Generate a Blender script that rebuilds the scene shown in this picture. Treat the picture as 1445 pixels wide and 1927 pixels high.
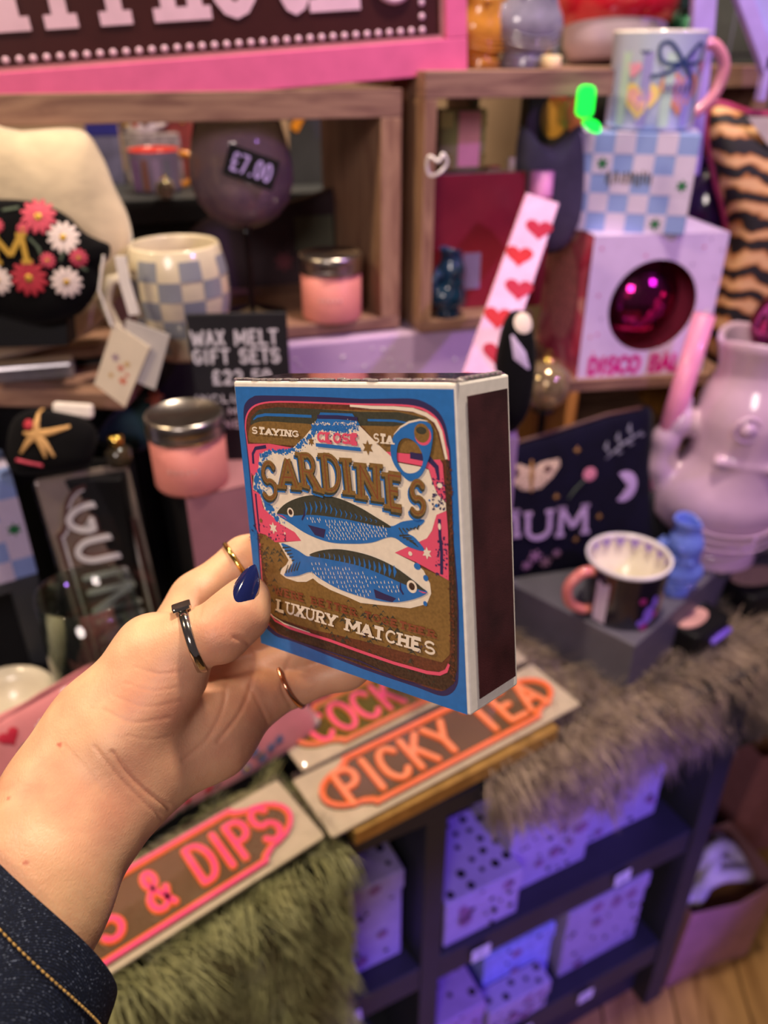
import bpy, bmesh, math, random
import numpy as np
from mathutils import Vector, Matrix
random.seed(7); RNG = np.random.default_rng(7)
SC = bpy.context.scene; COL = SC.collection
for _o in list(bpy.data.objects): bpy.data.objects.remove(_o)
# ------------------------------------------------------------------ camera
F_PX, CX, CY, PITCH, CAM_Z = 1500.0, 722.5, 963.5, math.radians(30.0), 1.36
_cam = bpy.data.cameras.new('camera'); cam = bpy.data.objects.new('camera', _cam); COL.objects.link(cam)
cam.location = (0, 0, CAM_Z); cam.rotation_euler = (math.pi/2 - PITCH, 0, 0)
_cam.sensor_fit = 'VERTICAL'; _cam.sensor_height = 36.0; _cam.lens = 36.0*F_PX/1927.0
_cam.clip_start = 0.01
_cam.dof.use_dof = True; _cam.dof.focus_distance = 0.29; _cam.dof.aperture_fstop = _cam.lens/4.0
SC.camera = cam
# ------------------------------------------------------------------ view, world
SC.view_settings.view_transform = 'Standard'; SC.view_settings.look = 'None'
SC.view_settings.gamma = 1.0; SC.view_settings.use_curve_mapping = False
SC.view_settings.exposure = 0.0
_cy = SC.cycles; _cy.max_bounces = 6; _cy.diffuse_bounces = 3; _cy.glossy_bounces = 3; _cy.transmission_bounces = 4; _cy.transparent_max_bounces = 8; _cy.caustics_reflective = False; _cy.caustics_refractive = False
W = bpy.data.worlds.new('room_ambience'); SC.world = W; W.use_nodes = True
W.node_tree.nodes['Background'].inputs[0].default_value = (0.80, 0.62, 0.66, 1)
W.node_tree.nodes['Background'].inputs[1].default_value = 0.095
# ------------------------------------------------------------------ lamps of the shop and an added front fill
def area(name, loc, target, size, power, col, spread=math.pi):
    l = bpy.data.lights.new(name, 'AREA'); l.shape = 'DISK'; l.size = size; l.energy = power; l.color = col; l.spread = spread
    o = bpy.data.objects.new(name, l); COL.objects.link(o); o.location = loc
    o.rotation_euler = (Vector(target)-Vector(loc)).to_track_quat('-Z', 'Y').to_euler(); return o
def spot(name, loc, target, power, col, cone, blend=.5, size=.04):
    l = bpy.data.lights.new(name, 'SPOT'); l.energy = power; l.color = col; l.spot_size = math.radians(cone); l.spot_blend = blend; l.shadow_soft_size = size
    o = bpy.data.objects.new(name, l); COL.objects.link(o); o.location = loc
    o.rotation_euler = (Vector(target)-Vector(loc)).to_track_quat('-Z', 'Y').to_euler(); return o
area('ceiling_lamp_key', (.26, .62, 2.45), (-.02, .42, 1.1), .12, 24, (1.0, .83, .64))
area('ceiling_lamp_warm', (-.95, .30, 2.20), (-.10, .45, 1.1), .14, 11.5, (1.0, .76, .46))
area('front_fill_lamp', (-.45, -1.55, 2.25), (.0, .6, 1.1), .70, 22, (1.0, .84, .78))  # unseen fill, added behind the camera to brighten the crate and the fronts
area('ceiling_lamp_back', (-.10, 1.35, 2.5), (-.05, 1.3, 1.1), .30, 13, (1.0, .80, .58))
spot('violet_stage_lamp', (1.55, -.25, 2.35), (.30, .86, 1.16), 78, (.58, .28, 1.0), 33, .9)
spot('blue_stage_lamp', (1.25, -.85, 1.55), (.24, .62, .27), 190, (.20, .09, 1.0), 22, .6)
# ------------------------------------------------------------------ helpers
def ray(x, y):
    c, s = math.cos(PITCH), math.sin(PITCH); u, v = (x-CX)/F_PX, -(y-CY)/F_PX
    return Vector((u, c+v*s, -s+v*c))
CAM = Vector((0, 0, CAM_Z))
def D(x, y, d): return CAM+ray(x, y)*d                       # a sight line at a depth
def Z(x, y, z):                                              # a sight line met with a level surface
    r = ray(x, y); return CAM+r*((z-CAM_Z)/r.z)
def PLN(x, y, p, n):
    r = ray(x, y); p = Vector(p); n = Vector(n); return CAM+r*((p-CAM).dot(n)/r.dot(n))
def DY(x, y, yy):
    r = ray(x, y); return CAM+r*(yy/r.y)
def lin(c):
    if isinstance(c, str):
        c = c.lstrip('#'); c = tuple(int(c[i:i+2], 16)/255 for i in (0, 2, 4))
    return tuple((v/12.92 if v <= .04045 else ((v+.055)/1.055)**2.4) for v in c)
MATS = {}
def M(name, col, rough=.5, metal=0., coat=0., var=.06, scale=40., bump=0., bscale=200., emit=None, estr=0., trans=0., ior=1.45, sub=0., sheen=0., alpha=1., col2=None, spec=.5):
    if name in MATS: return MATS[name]
    m = bpy.data.materials.new(name); m.use_nodes = True; nt = m.node_tree; b = nt.nodes['Principled BSDF']
    c = lin(col); c2 = lin(col2) if col2 else tuple(max(0, v*(1-var*2.2)) for v in c); c1 = c if col2 else tuple(min(1, v*(1+var)) for v in c)
    tc = nt.nodes.new('ShaderNodeTexCoord'); n = nt.nodes.new('ShaderNodeTexNoise'); n.inputs['Scale'].default_value = scale; n.inputs['Detail'].default_value = 4
    nt.links.new(tc.outputs['Object'], n.inputs['Vector'])
    r = nt.nodes.new('ShaderNodeValToRGB'); r.color_ramp.elements[0].position = .32; r.color_ramp.elements[1].position = .68
    r.color_ramp.elements[0].color = (*c2, 1); r.color_ramp.elements[1].color = (*c1, 1)
    nt.links.new(n.outputs['Fac'], r.inputs['Fac']); nt.links.new(r.outputs['Color'], b.inputs['Base Color'])
    b.inputs['Roughness'].default_value = rough; b.inputs['Metallic'].default_value = metal
    b.inputs['Coat Weight'].default_value = coat; b.inputs['Coat Roughness'].default_value = .08
    b.inputs['Transmission Weight'].default_value = trans; b.inputs['IOR'].default_value = ior; b.inputs['Alpha'].default_value = alpha
    b.inputs['Sheen Weight'].default_value = sheen; b.inputs['Specular IOR Level'].default_value = spec
    if sub:
        b.inputs['Subsurface Weight'].default_value = sub; b.inputs['Subsurface Scale'].default_value = .004; b.inputs['Subsurface Radius'].default_value = (1., .38, .22)
    if emit: b.inputs['Emission Color'].default_value = (*lin(emit), 1); b.inputs['Emission Strength'].default_value = estr
    if bump:
        n2 = nt.nodes.new('ShaderNodeTexNoise'); n2.inputs['Scale'].default_value = bscale; n2.inputs['Detail'].default_value = 3
        nt.links.new(tc.outputs['Object'], n2.inputs['Vector'])
        bp = nt.nodes.new('ShaderNodeBump'); bp.inputs['Strength'].default_value = bump; bp.inputs['Distance'].default_value = .001
        nt.links.new(n2.outputs['Fac'], bp.inputs['Height']); nt.links.new(bp.outputs['Normal'], b.inputs['Normal'])
    MATS[name] = m; return m
def clear_mat(name, tint='#ffffff', rough=.05, refl=1., fac=.08):   # clear film or thin glass: see-through with a shine that grows at grazing angles
    if name in MATS: return MATS[name]
    m = bpy.data.materials.new(name); m.use_nodes = True; nt = m.node_tree; nt.nodes.remove(nt.nodes['Principled BSDF']); out = nt.nodes['Material Output']
    tr = nt.nodes.new('ShaderNodeBsdfTransparent'); tr.inputs[0].default_value = (*lin(tint), 1); gl = nt.nodes.new('ShaderNodeBsdfGlossy'); gl.inputs['Roughness'].default_value = rough; gl.inputs['Color'].default_value = (refl, refl, refl, 1)
    lw = nt.nodes.new('ShaderNodeLayerWeight'); pw = nt.nodes.new('ShaderNodeMath'); pw.operation = 'POWER'; pw.inputs[1].default_value = 4.; nt.links.new(lw.outputs['Facing'], pw.inputs[0]); ad = nt.nodes.new('ShaderNodeMath'); ad.operation = 'MULTIPLY_ADD'; ad.use_clamp = True; ad.inputs[1].default_value = .55; ad.inputs[2].default_value = fac*.6; nt.links.new(pw.outputs[0], ad.inputs[0])
    tc = nt.nodes.new('ShaderNodeTexCoord'); n = nt.nodes.new('ShaderNodeTexNoise'); n.inputs['Scale'].default_value = 40; nt.links.new(tc.outputs['Object'], n.inputs['Vector']); bp = nt.nodes.new('ShaderNodeBump'); bp.inputs['Strength'].default_value = .25; bp.inputs['Distance'].default_value = .001; nt.links.new(n.outputs['Fac'], bp.inputs['Height']); nt.links.new(bp.outputs['Normal'], gl.inputs['Normal'])
    mx = nt.nodes.new('ShaderNodeMixShader'); nt.links.new(ad.outputs[0], mx.inputs[0]); nt.links.new(tr.outputs[0], mx.inputs[1]); nt.links.new(gl.outputs[0], mx.inputs[2]); nt.links.new(mx.outputs[0], out.inputs['Surface']); MATS[name] = m; return m
def wood(name, light, dark, scale=9., stretch=(1, 12, 12), rough=.55):
    if name in MATS: return MATS[name]
    m = bpy.data.materials.new(name); m.use_nodes = True; nt = m.node_tree; b = nt.nodes['Principled BSDF']
    tc = nt.nodes.new('ShaderNodeTexCoord'); mp = nt.nodes.new('ShaderNodeMapping'); mp.inputs['Scale'].default_value = stretch
    oi = nt.nodes.new('ShaderNodeObjectInfo'); ad = nt.nodes.new('ShaderNodeVectorMath'); ad.operation = 'ADD'
    nt.links.new(tc.outputs['Object'], ad.inputs[0]); nt.links.new(oi.outputs['Location'], ad.inputs[1]); nt.links.new(ad.outputs[0], mp.inputs['Vector'])
    n = nt.nodes.new('ShaderNodeTexNoise'); n.inputs['Scale'].default_value = scale; n.inputs['Detail'].default_value = 8; n.inputs['Distortion'].default_value = 1.2
    nt.links.new(mp.outputs['Vector'], n.inputs['Vector'])
    r = nt.nodes.new('ShaderNodeValToRGB'); e = r.color_ramp.elements; e[0].position = .33; e[1].position = .62; e[0].color = (*lin(dark), 1); e[1].color = (*lin(light), 1)
    nt.links.new(n.outputs['Fac'], r.inputs['Fac']); nt.links.new(r.outputs['Color'], b.inputs['Base Color']); b.inputs['Roughness'].default_value = rough
    bp = nt.nodes.new('ShaderNodeBump'); bp.inputs['Strength'].default_value = .3; bp.inputs['Distance'].default_value = .001
    nt.links.new(n.outputs['Fac'], bp.inputs['Height']); nt.links.new(bp.outputs['Normal'], b.inputs['Normal'])
    MATS[name] = m; return m
def link(name, me, mat=None, parent=None, loc=None):
    o = bpy.data.objects.new(name, me); COL.objects.link(o)
    if mat is not None and not me.materials: me.materials.append(mat)
    if parent is not None: o.parent = parent
    if loc is not None: o.location = loc
    return o
def tag(o, label, cat, group=None):
    o['label'] = label; o['category'] = cat
    if group: o['group'] = group
    return o
def thing(name, label, cat, mat4=None, group=None):
    o = bpy.data.objects.new(name, None); COL.objects.link(o); o.empty_display_size = .02
    if mat4 is not None: o.matrix_world = mat4
    return tag(o, label, cat, group)
def T(p, rz=0, tilt=None):
    m = Matrix.Translation(Vector(p)) @ Matrix.Rotation(rz, 4, 'Z')
    if tilt: m = m @ Matrix.Rotation(tilt[0], 4, tilt[1])
    return m
def frame3(o, x, yhint):                                     # a matrix from an origin, an x direction and a rough y direction
    x = Vector(x).normalized(); z = x.cross(Vector(yhint)).normalized(); y = z.cross(x)
    return Matrix(((x.x, y.x, z.x, o[0]), (x.y, y.y, z.y, o[1]), (x.z, y.z, z.z, o[2]), (0, 0, 0, 1)))
def struct(o): o['kind'] = 'structure'; return o
class MB:
    def __init__(s): s.v = []; s.f = []
    def add(s, vs, fs, m=None):
        k = len(s.v); s.v += [tuple(m @ Vector(p)) if m is not None else tuple(p) for p in vs]; s.f += [tuple(i+k for i in f) for f in fs]; return s
    def box(s, x0, x1, y0, y1, z0, z1, m=None):
        return s.add([(x0, y0, z0), (x1, y0, z0), (x1, y1, z0), (x0, y1, z0), (x0, y0, z1), (x1, y0, z1), (x1, y1, z1), (x0, y1, z1)],
              [(0, 3, 2, 1), (4, 5, 6, 7), (0, 1, 5, 4), (1, 2, 6, 5), (2, 3, 7, 6), (3, 0, 4, 7)], m)
    def lathe(s, prof, n=40, m=None, sx=1., sy=1., a0=0., cap=True, rib=0., nrib=0):
        vs = []; fs = []
        for r, z in prof:
            for i in range(n):
                a = a0+2*math.pi*i/n; rr = r*(1+rib*math.cos(nrib*a)) if rib else r
                vs.append((rr*math.cos(a)*sx, rr*math.sin(a)*sy, z))
        for j in range(len(prof)-1):
            for i in range(n): fs.append((j*n+i, j*n+(i+1) % n, (j+1)*n+(i+1) % n, (j+1)*n+i))
        if cap:
            fs.append(tuple(range(n-1, -1, -1))); fs.append(tuple(range((len(prof)-1)*n, len(prof)*n)))
        return s.add(vs, fs, m)
    def tube(s, pts, r, n=12, m=None, closed=False, flat=None):
        pts = [Vector(p) for p in pts]; k = len(pts); rs = r if isinstance(r, (list, tuple)) else [r]*k; vs = []; fs = []; up = None
        for i, p in enumerate(pts):
            if closed: t = pts[(i+1) % k]-pts[i-1]
            else: t = pts[min(i+1, k-1)]-pts[max(i-1, 0)]
            t = t.normalized() if t.length > 1e-9 else Vector((0, 0, 1))
            if up is None: up = t.orthogonal().normalized()
            up = (up-t*up.dot(t)); up = up.normalized() if up.length > 1e-6 else t.orthogonal().normalized()
            w = t.cross(up)
            for q in range(n):
                a = 2*math.pi*q/n; vs.append(p+(up*math.cos(a)+w*math.sin(a))*rs[i])
        L = k if closed else k-1
        for i in range(L):
            for q in range(n): fs.append((i*n+q, i*n+(q+1) % n, ((i+1) % k)*n+(q+1) % n, ((i+1) % k)*n+q))
        if not closed: fs.append(tuple(range(n-1, -1, -1))); fs.append(tuple(range((k-1)*n, k*n)))
        return s.add(vs, fs, m)
    def prism(s, poly, z0, z1, m=None):                      # outline in x, y
        n = len(poly); ar = sum(poly[i-1][0]*poly[i][1]-poly[i][0]*poly[i-1][1] for i in range(n))
        if ar < 0: poly = poly[::-1]
        vs = [(p[0], p[1], z0) for p in poly]+[(p[0], p[1], z1) for p in poly]
        fs = [tuple(range(n-1, -1, -1)), tuple(range(n, 2*n))]+[(i, (i+1) % n, n+(i+1) % n, n+i) for i in range(n)]
        return s.add(vs, fs, m)
    def flat(s, poly, z=0., m=None):
        n = len(poly); ar = sum(poly[i-1][0]*poly[i][1]-poly[i][0]*poly[i-1][1] for i in range(n))
        if ar < 0: poly = poly[::-1]
        return s.add([(p[0], p[1], z) for p in poly], [tuple(range(n))], m)
    def ell(s, c, r, nu=20, nv=12, m=None):
        vs = []; fs = []
        for j in range(nv+1):
            th = math.pi*j/nv
            for i in range(nu):
                a = 2*math.pi*i/nu; vs.append((c[0]+r[0]*math.sin(th)*math.cos(a), c[1]+r[1]*math.sin(th)*math.sin(a), c[2]-r[2]*math.cos(th)))
        for j in range(nv):
            for i in range(nu): fs.append((j*nu+i, j*nu+(i+1) % nu, (j+1)*nu+(i+1) % nu, (j+1)*nu+i))
        return s.add(vs, fs, m)
    def build(s, name, mat, parent=None, smooth=False, bevel=0., loc=None, weld=False):
        me = bpy.data.meshes.new(name); me.from_pydata([tuple(p) for p in s.v], [], s.f); me.update()
        if weld:
            bm = bmesh.new(); bm.from_mesh(me); bmesh.ops.remove_doubles(bm, verts=bm.verts, dist=1e-6); bmesh.ops.recalc_face_normals(bm, faces=bm.faces); bm.to_mesh(me); bm.free()
        if smooth: me.polygons.foreach_set('use_smooth', [True]*len(me.polygons))
        o = link(name, me, mat, parent, loc)
        if bevel:
            b = o.modifiers.new('bevel', 'BEVEL'); b.width = bevel; b.segments = 2; b.limit_method = 'ANGLE'
        return o
def soft(o, angle=40):
    me = o.data; me.polygons.foreach_set('use_smooth', [True]*len(me.polygons))
    try: me.set_sharp_from_angle(angle=math.radians(angle))
    except Exception: pass
    return o
def copy_tree(o, parent=None):
    c = o.copy(); COL.objects.link(c); c.parent = parent
    for k in list(o.children): copy_tree(k, c)
    return c
def crom(pts, n=6, closed=True):                             # Catmull-Rom through points of any dimension
    P = [np.array(p, float) for p in pts]; k = len(P); out = []
    for i in range(k if closed else k-1):
        a, b, c, d = (P[(i-1) % k], P[i], P[(i+1) % k], P[(i+2) % k]) if closed else (P[max(i-1, 0)], P[i], P[i+1], P[min(i+2, k-1)])
        for j in range(n):
            t = j/n; out.append(tuple(.5*((2*b)+(c-a)*t+(2*a-5*b+4*c-d)*t*t+(3*b-a-3*c+d)*t**3)))
    if not closed: out.append(tuple(P[-1]))
    return out
def rrect(x0, x1, y0, y1, r, n=5):
    out = []
    for cx, cy, a in ((x1-r, y1-r, 0), (x0+r, y1-r, 90), (x0+r, y0+r, 180), (x1-r, y0+r, 270)):
        for i in range(n+1):
            t = math.radians(a+90*i/n); out.append((cx+r*math.cos(t), cy+r*math.sin(t)))
    return out
def star(cx, cy, r, n=5, inner=.42, rot=90):
    return [(cx+(r if i % 2 == 0 else r*inner)*math.cos(math.radians(rot)+math.pi*i/n), cy+(r if i % 2 == 0 else r*inner)*math.sin(math.radians(rot)+math.pi*i/n)) for i in range(2*n)]
def heart(cx, cy, r, rot=0):
    out = []
    for i in range(28):
        t = 2*math.pi*i/28; x = 16*math.sin(t)**3/17; y = (13*math.cos(t)-5*math.cos(2*t)-2*math.cos(3*t)-math.cos(4*t))/17
        c, s = math.cos(rot), math.sin(rot); out.append((cx+r*(x*c-y*s), cy+r*(x*s+y*c)))
    return out
def disc(cx, cy, r, n=16, ry=None): return [(cx+r*math.cos(2*math.pi*i/n), cy+(ry or r)*math.sin(2*math.pi*i/n)) for i in range(n)]
# --- a stroke alphabet: every letter a set of lines in a unit square
def _arc(cx, cy, rx, ry, a0, a1, n=9): return [(cx+rx*math.cos(math.radians(a0+(a1-a0)*i/n)), cy+ry*math.sin(math.radians(a0+(a1-a0)*i/n))) for i in range(n+1)]
_S = _arc(.5, .73, .42, .27, 25, 270, 14)[:-1]+_arc(.5, .25, .45, .25, 90, -155, 14)
FONT = {
 'A': [[(0, 0), (.5, 1)], [(1, 0), (.5, 1)], [(.2, .36), (.8, .36)]], 'B': [[(.12, 0), (.12, 1)], [(.12, 1)]+_arc(.55, .76, .33, .24, 90, -90)+[(.12, .52)], [(.12, .52)]+_arc(.55, .26, .4, .26, 90, -90)+[(.12, 0)]],
 'C': [_arc(.52, .5, .5, .5, 40, 320, 14)], 'D': [[(.1, 0), (.1, 1)], [(.1, 1)]+_arc(.4, .5, .55, .5, 90, -90, 12)+[(.1, 0)]],
 'E': [[(.12, 0), (.12, 1)], [(.12, 1), (.92, 1)], [(.12, .52), (.7, .52)], [(.12, 0), (.95, 0)]], 'F': [[(.12, 0), (.12, 1)], [(.12, 1), (.92, 1)], [(.12, .52), (.7, .52)]],
 'G': [_arc(.52, .5, .5, .5, 45, 345, 14)+[(1., .45), (.6, .45)]], 'H': [[(.08, 0), (.08, 1)], [(.92, 0), (.92, 1)], [(.08, .5), (.92, .5)]],
 'I': [[(.5, 0), (.5, 1)]], 'K': [[(.1, 0), (.1, 1)], [(.9, 1), (.12, .42)], [(.38, .62), (.95, 0)]], 'L': [[(.12, 1), (.12, 0)], [(.12, 0), (.92, 0)]],
 'M': [[(.04, 0), (.08, 1)], [(.08, 1), (.5, .25)], [(.5, .25), (.92, 1)], [(.96, 0), (.92, 1)]], 'N': [[(.08, 0), (.08, 1)], [(.08, 1), (.92, 0)], [(.92, 1), (.92, 0)]],
 'O': [_arc(.5, .5, .5, .5, 0, 360, 20)], 'P': [[(.12, 0), (.12, 1)], [(.12, 1)]+_arc(.52, .73, .4, .27, 90, -90)+[(.12, .46)]],
 'Q': [_arc(.5, .5, .5, .5, 0, 360, 20), [(.6, .3), (.95, -.05)]], 'R': [[(.12, 0), (.12, 1)], [(.12, 1)]+_arc(.52, .74, .36, .26, 90, -90)+[(.12, .48)], [(.5, .48), (.95, 0)]],
 'S': [_S], 'T': [[(.5, 0), (.5, 1)], [(0, 1), (1, 1)]], 'U': [[(.08, 1), (.08, .35)]+_arc(.5, .36, .42, .36, 180, 360, 10)+[(.92, .36), (.92, 1)]],
 'V': [[(0, 1), (.5, 0)], [(1, 1), (.5, 0)]], 'W': [[(0, 1), (.26, 0)], [(.26, 0), (.5, .8)], [(.5, .8), (.74, 0)], [(1, 1), (.74, 0)]], 'X': [[(.05, 0), (.95, 1)], [(.05, 1), (.95, 0)]],
 'Y': [[(0, 1), (.5, .45)], [(1, 1), (.5, .45)], [(.5, 0), (.5, .45)]], '&': [[(.95, 0), (.25, .72)]+_arc(.45, .8, .22, .2, 200, -30, 8)+[(.3, .5)]+_arc(.4, .24, .36, .24, 130, 330, 8)+[(.92, .45)]],
 '0': [_arc(.5, .5, .42, .5, 0, 360, 16)], '2': [_arc(.5, .7, .4, .3, 160, -40, 8)+[(.08, 0)], [(.08, 0), (.95, 0)]], '5': [[(.88, 1), (.2, 1), (.15, .55)]+_arc(.48, .32, .42, .32, 110, -150, 9)],
 '7': [[(.05, 1), (.92, 1), (.35, 0)]], '9': [_arc(.5, .7, .38, .3, 0, 360, 12), [(.88, .7), (.7, 0)]], '.': [[(.45, .0), (.55, .06)]],
 '\u00a3': [_arc(.55, .74, .34, .26, 30, 200, 8)+[(.32, .3), (.1, 0)], [(.1, 0), (.95, 0)], [(.08, .45), (.7, .45)]], "'": [[(.5, 1), (.45, .8)]], '-': [[(.1, .5), (.9, .5)]]}
WID = {'I': .38, 'M': 1.25, 'W': 1.3, '.': .35, "'": .3, ' ': .55, '-': .6}
def seg_polys(pl, w, caps=True, n=8):
    out = []
    if len(pl) > 3:
        if math.hypot(pl[0][0]-pl[-1][0], pl[0][1]-pl[-1][1]) < w*.05:       # a closed letter form: two open halves that overlap
            k = len(pl)//2; return [ribbon(pl[:k+2], w), ribbon(pl[k-1:]+[pl[1]], w)]
        return [ribbon(pl, w)]+([disc(*pl[0], w/2, n), disc(*pl[-1], w/2, n)] if caps else [])
    for a, b in zip(pl[:-1], pl[1:]):
        dx, dy = b[0]-a[0], b[1]-a[1]; L = math.hypot(dx, dy)
        if L < 1e-9: continue
        nx, ny = -dy/L*w/2, dx/L*w/2; out.append([(a[0]+nx, a[1]+ny), (a[0]-nx, a[1]-ny), (b[0]-nx, b[1]-ny), (b[0]+nx, b[1]+ny)])
    for i, p in enumerate(pl):
        if caps or 0 < i < len(pl)-1: out.append(disc(p[0], p[1], w/2, n))
    return out
def ribbon(pl, w):                                           # one polygon along a line; w may taper
    k = len(pl); ws = w if isinstance(w, (list, tuple)) else [w]*k; L = []; R = []
    for i in range(k):
        a, b = pl[max(i-1, 0)], pl[min(i+1, k-1)]; dx, dy = b[0]-a[0], b[1]-a[1]; l = math.hypot(dx, dy) or 1
        nx, ny = -dy/l*ws[i]/2, dx/l*ws[i]/2; L.append((pl[i][0]+nx, pl[i][1]+ny)); R.append((pl[i][0]-nx, pl[i][1]-ny))
    return L+R[::-1]
def glyph_polys(ch, q, w, serif=0., caps=False, off=(0, 0)):  # q: four corners TL, TR, BR, BL in the plane
    out = []
    def mp(p):
        x, y = p; t = [q[0][i]*(1-x)+q[1][i]*x for i in (0, 1)]; b = [q[3][i]*(1-x)+q[2][i]*x for i in (0, 1)]
        return (b[0]*(1-y)+t[0]*y+off[0], b[1]*(1-y)+t[1]*y+off[1])
    ux = (q[2][0]-q[3][0], q[2][1]-q[3][1]); l = math.hypot(*ux) or 1; ux = (ux[0]/l, ux[1]/l)
    for st in FONT.get(ch, []):
        out += seg_polys([mp(p) for p in st], w, caps)
        if serif:
            for e, e2 in ((st[0], st[1]), (st[-1], st[-2])):
                if e[1] in (0, 1) and abs(e[1]-e2[1]) > .3*abs(e[0]-e2[0]) and 0 <= e[0] <= 1 and not (ch in 'ANMW' and e[1] == (1 if ch in 'A' else 9)):
                    c = mp(e); h = serif/2; out.append(ribbon([(c[0]-ux[0]*h, c[1]-ux[1]*h), (c[0]+ux[0]*h, c[1]+ux[1]*h)], w*.8))
    return out
def text_quads(txt, q, gap=.22):
    ws = [WID.get(c, .8) for c in txt]; tot = sum(ws)+gap*(len(txt)-1); x = 0; out = []
    def at(s, e): return tuple(q[0 if e else 3][i]*(1-s)+q[1 if e else 2][i]*s for i in (0, 1))
    for c, w in zip(txt, ws):
        a, b = x/tot, (x+w)/tot; out.append((c, (at(a, 1), at(b, 1), at(b, 0), at(a, 0)))); x += w+gap
    return out
def text_polys(txt, q, w, serif=0., caps=False, gap=.22, off=(0, 0)):
    out = []
    for c, qq in text_quads(txt, q, gap): out += glyph_polys(c, qq, w, serif, caps, off)
    return out
def rq(x0, x1, y0, y1): return ((x0, y1), (x1, y1), (x1, y0), (x0, y0))
def print_on(name, polys, mat, parent, z, m=None, thick=0.):  # flat print, each shape a polygon a hair above the surface
    b = MB()
    for i, p in enumerate(polys):                            # overlapping strokes lie a hair above one another
        if thick: b.prism(p, z, z+thick+(i % 12)*1.2e-5, m)
        else: b.flat(p, z+(i % 12)*1.6e-6, m)
    return b.build(name, mat, parent)
XZ = Matrix(((1, 0, 0, 0), (0, 0, -1, 0), (0, 1, 0, 0), (0, 0, 0, 1)))  # plane x, y drawn upright, facing -Y
# --- surface of a distance field (surface nets)
def sdf_mesh(fn, lo, hi, h):
    lo = np.array(lo, float); n = np.ceil((np.array(hi)-lo)/h).astype(int)+1
    ax = [lo[i]+h*np.arange(n[i]) for i in range(3)]; G = np.stack(np.meshgrid(*ax, indexing='ij'), -1)
    g = np.empty(n, np.float32); B = 8                        # only blocks the surface may pass through are worked out finely
    cs = [np.minimum(np.arange(0, k, B)+B//2, k-1) for k in n]; cg = fn(G[np.ix_(*cs)]); R = h*B*.5*1.8+.002
    for I in np.ndindex(*cg.shape):
        sl = tuple(slice(i*B, i*B+B) for i in I); g[sl] = fn(G[sl]) if abs(cg[I]) < R else cg[I]
    s = g < 0; nx, ny, nz = n
    acc = np.zeros((nx-1, ny-1, nz-1, 3), np.float32); cnt = np.zeros((nx-1, ny-1, nz-1), np.float32)
    for axis in range(3):
        o1, o2 = [(1, 2), (0, 2), (0, 1)][axis]
        for d1 in (0, 1):
            for d2 in (0, 1):
                sl0 = [None]*3; sl1 = [None]*3
                sl0[axis] = slice(0, n[axis]-1); sl1[axis] = slice(1, n[axis])
                for o_, d_ in ((o1, d1), (o2, d2)): sl0[o_] = sl1[o_] = slice(d_, n[o_]-1+d_)
                a = g[tuple(sl0)]; b = g[tuple(sl1)]; cr = (a < 0) != (b < 0); t = np.where(cr, a/np.where(cr, a-b, 1), 0)
                acc[..., axis] += np.where(cr, t, 0); acc[..., o1] += np.where(cr, d1, 0); acc[..., o2] += np.where(cr, d2, 0); cnt += cr
    act = cnt > 0; idx = -np.ones(act.shape, np.int64); idx[act] = np.arange(act.sum())
    cell = np.argwhere(act); V = lo+h*(cell+acc[act]/cnt[act][:, None]); Q = []
    for axis in range(3):
        o1, o2 = [(1, 2), (2, 0), (0, 1)][axis]; sl0 = [slice(None)]*3; sl1 = [slice(None)]*3; sl0[axis] = slice(0, n[axis]-1); sl1[axis] = slice(1, n[axis])
        cr = s[tuple(sl0)] != s[tuple(sl1)]; e = np.argwhere(cr)
        ok = (e[:, o1] > 0) & (e[:, o2] > 0) & (e[:, o1] < n[o1]-1) & (e[:, o2] < n[o2]-1); e = e[ok]
        ins = s[tuple(sl0)][tuple(e.T)]
        def at(a, b):
            c = e.copy(); c[:, o1] -= a; c[:, o2] -= b; return idx[tuple(c.T)]
        q = np.stack([at(1, 1), at(0, 1), at(0, 0), at(1, 0)], 1); q[~ins] = q[~ins][:, ::-1]; Q.append(q)
    Q = np.concatenate(Q); return V, Q
def cone_sdf(P, a, b, ra, rb):                               # a limb: thickness changes from ra to rb
    a = np.array(a); b = np.array(b); ab = b-a; t = np.clip(((P-a)@ab)/max(ab@ab, 1e-12), 0, 1)
    return np.linalg.norm(P-a-t[..., None]*ab, axis=-1)-(ra+(rb-ra)*t)
def smin(a, b, k):
    h = np.clip(.5+.5*(b-a)/k, 0, 1); return b+(a-b)*h-k*h*(1-h)
def mesh_np(name, V, Q, mat, parent=None, smooth=True):
    me = bpy.data.meshes.new(name); me.from_pydata(V.tolist(), [], Q.tolist()); me.update()
    if smooth: me.polygons.foreach_set('use_smooth', [True]*len(me.polygons))
    return link(name, me, mat, parent)
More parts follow.
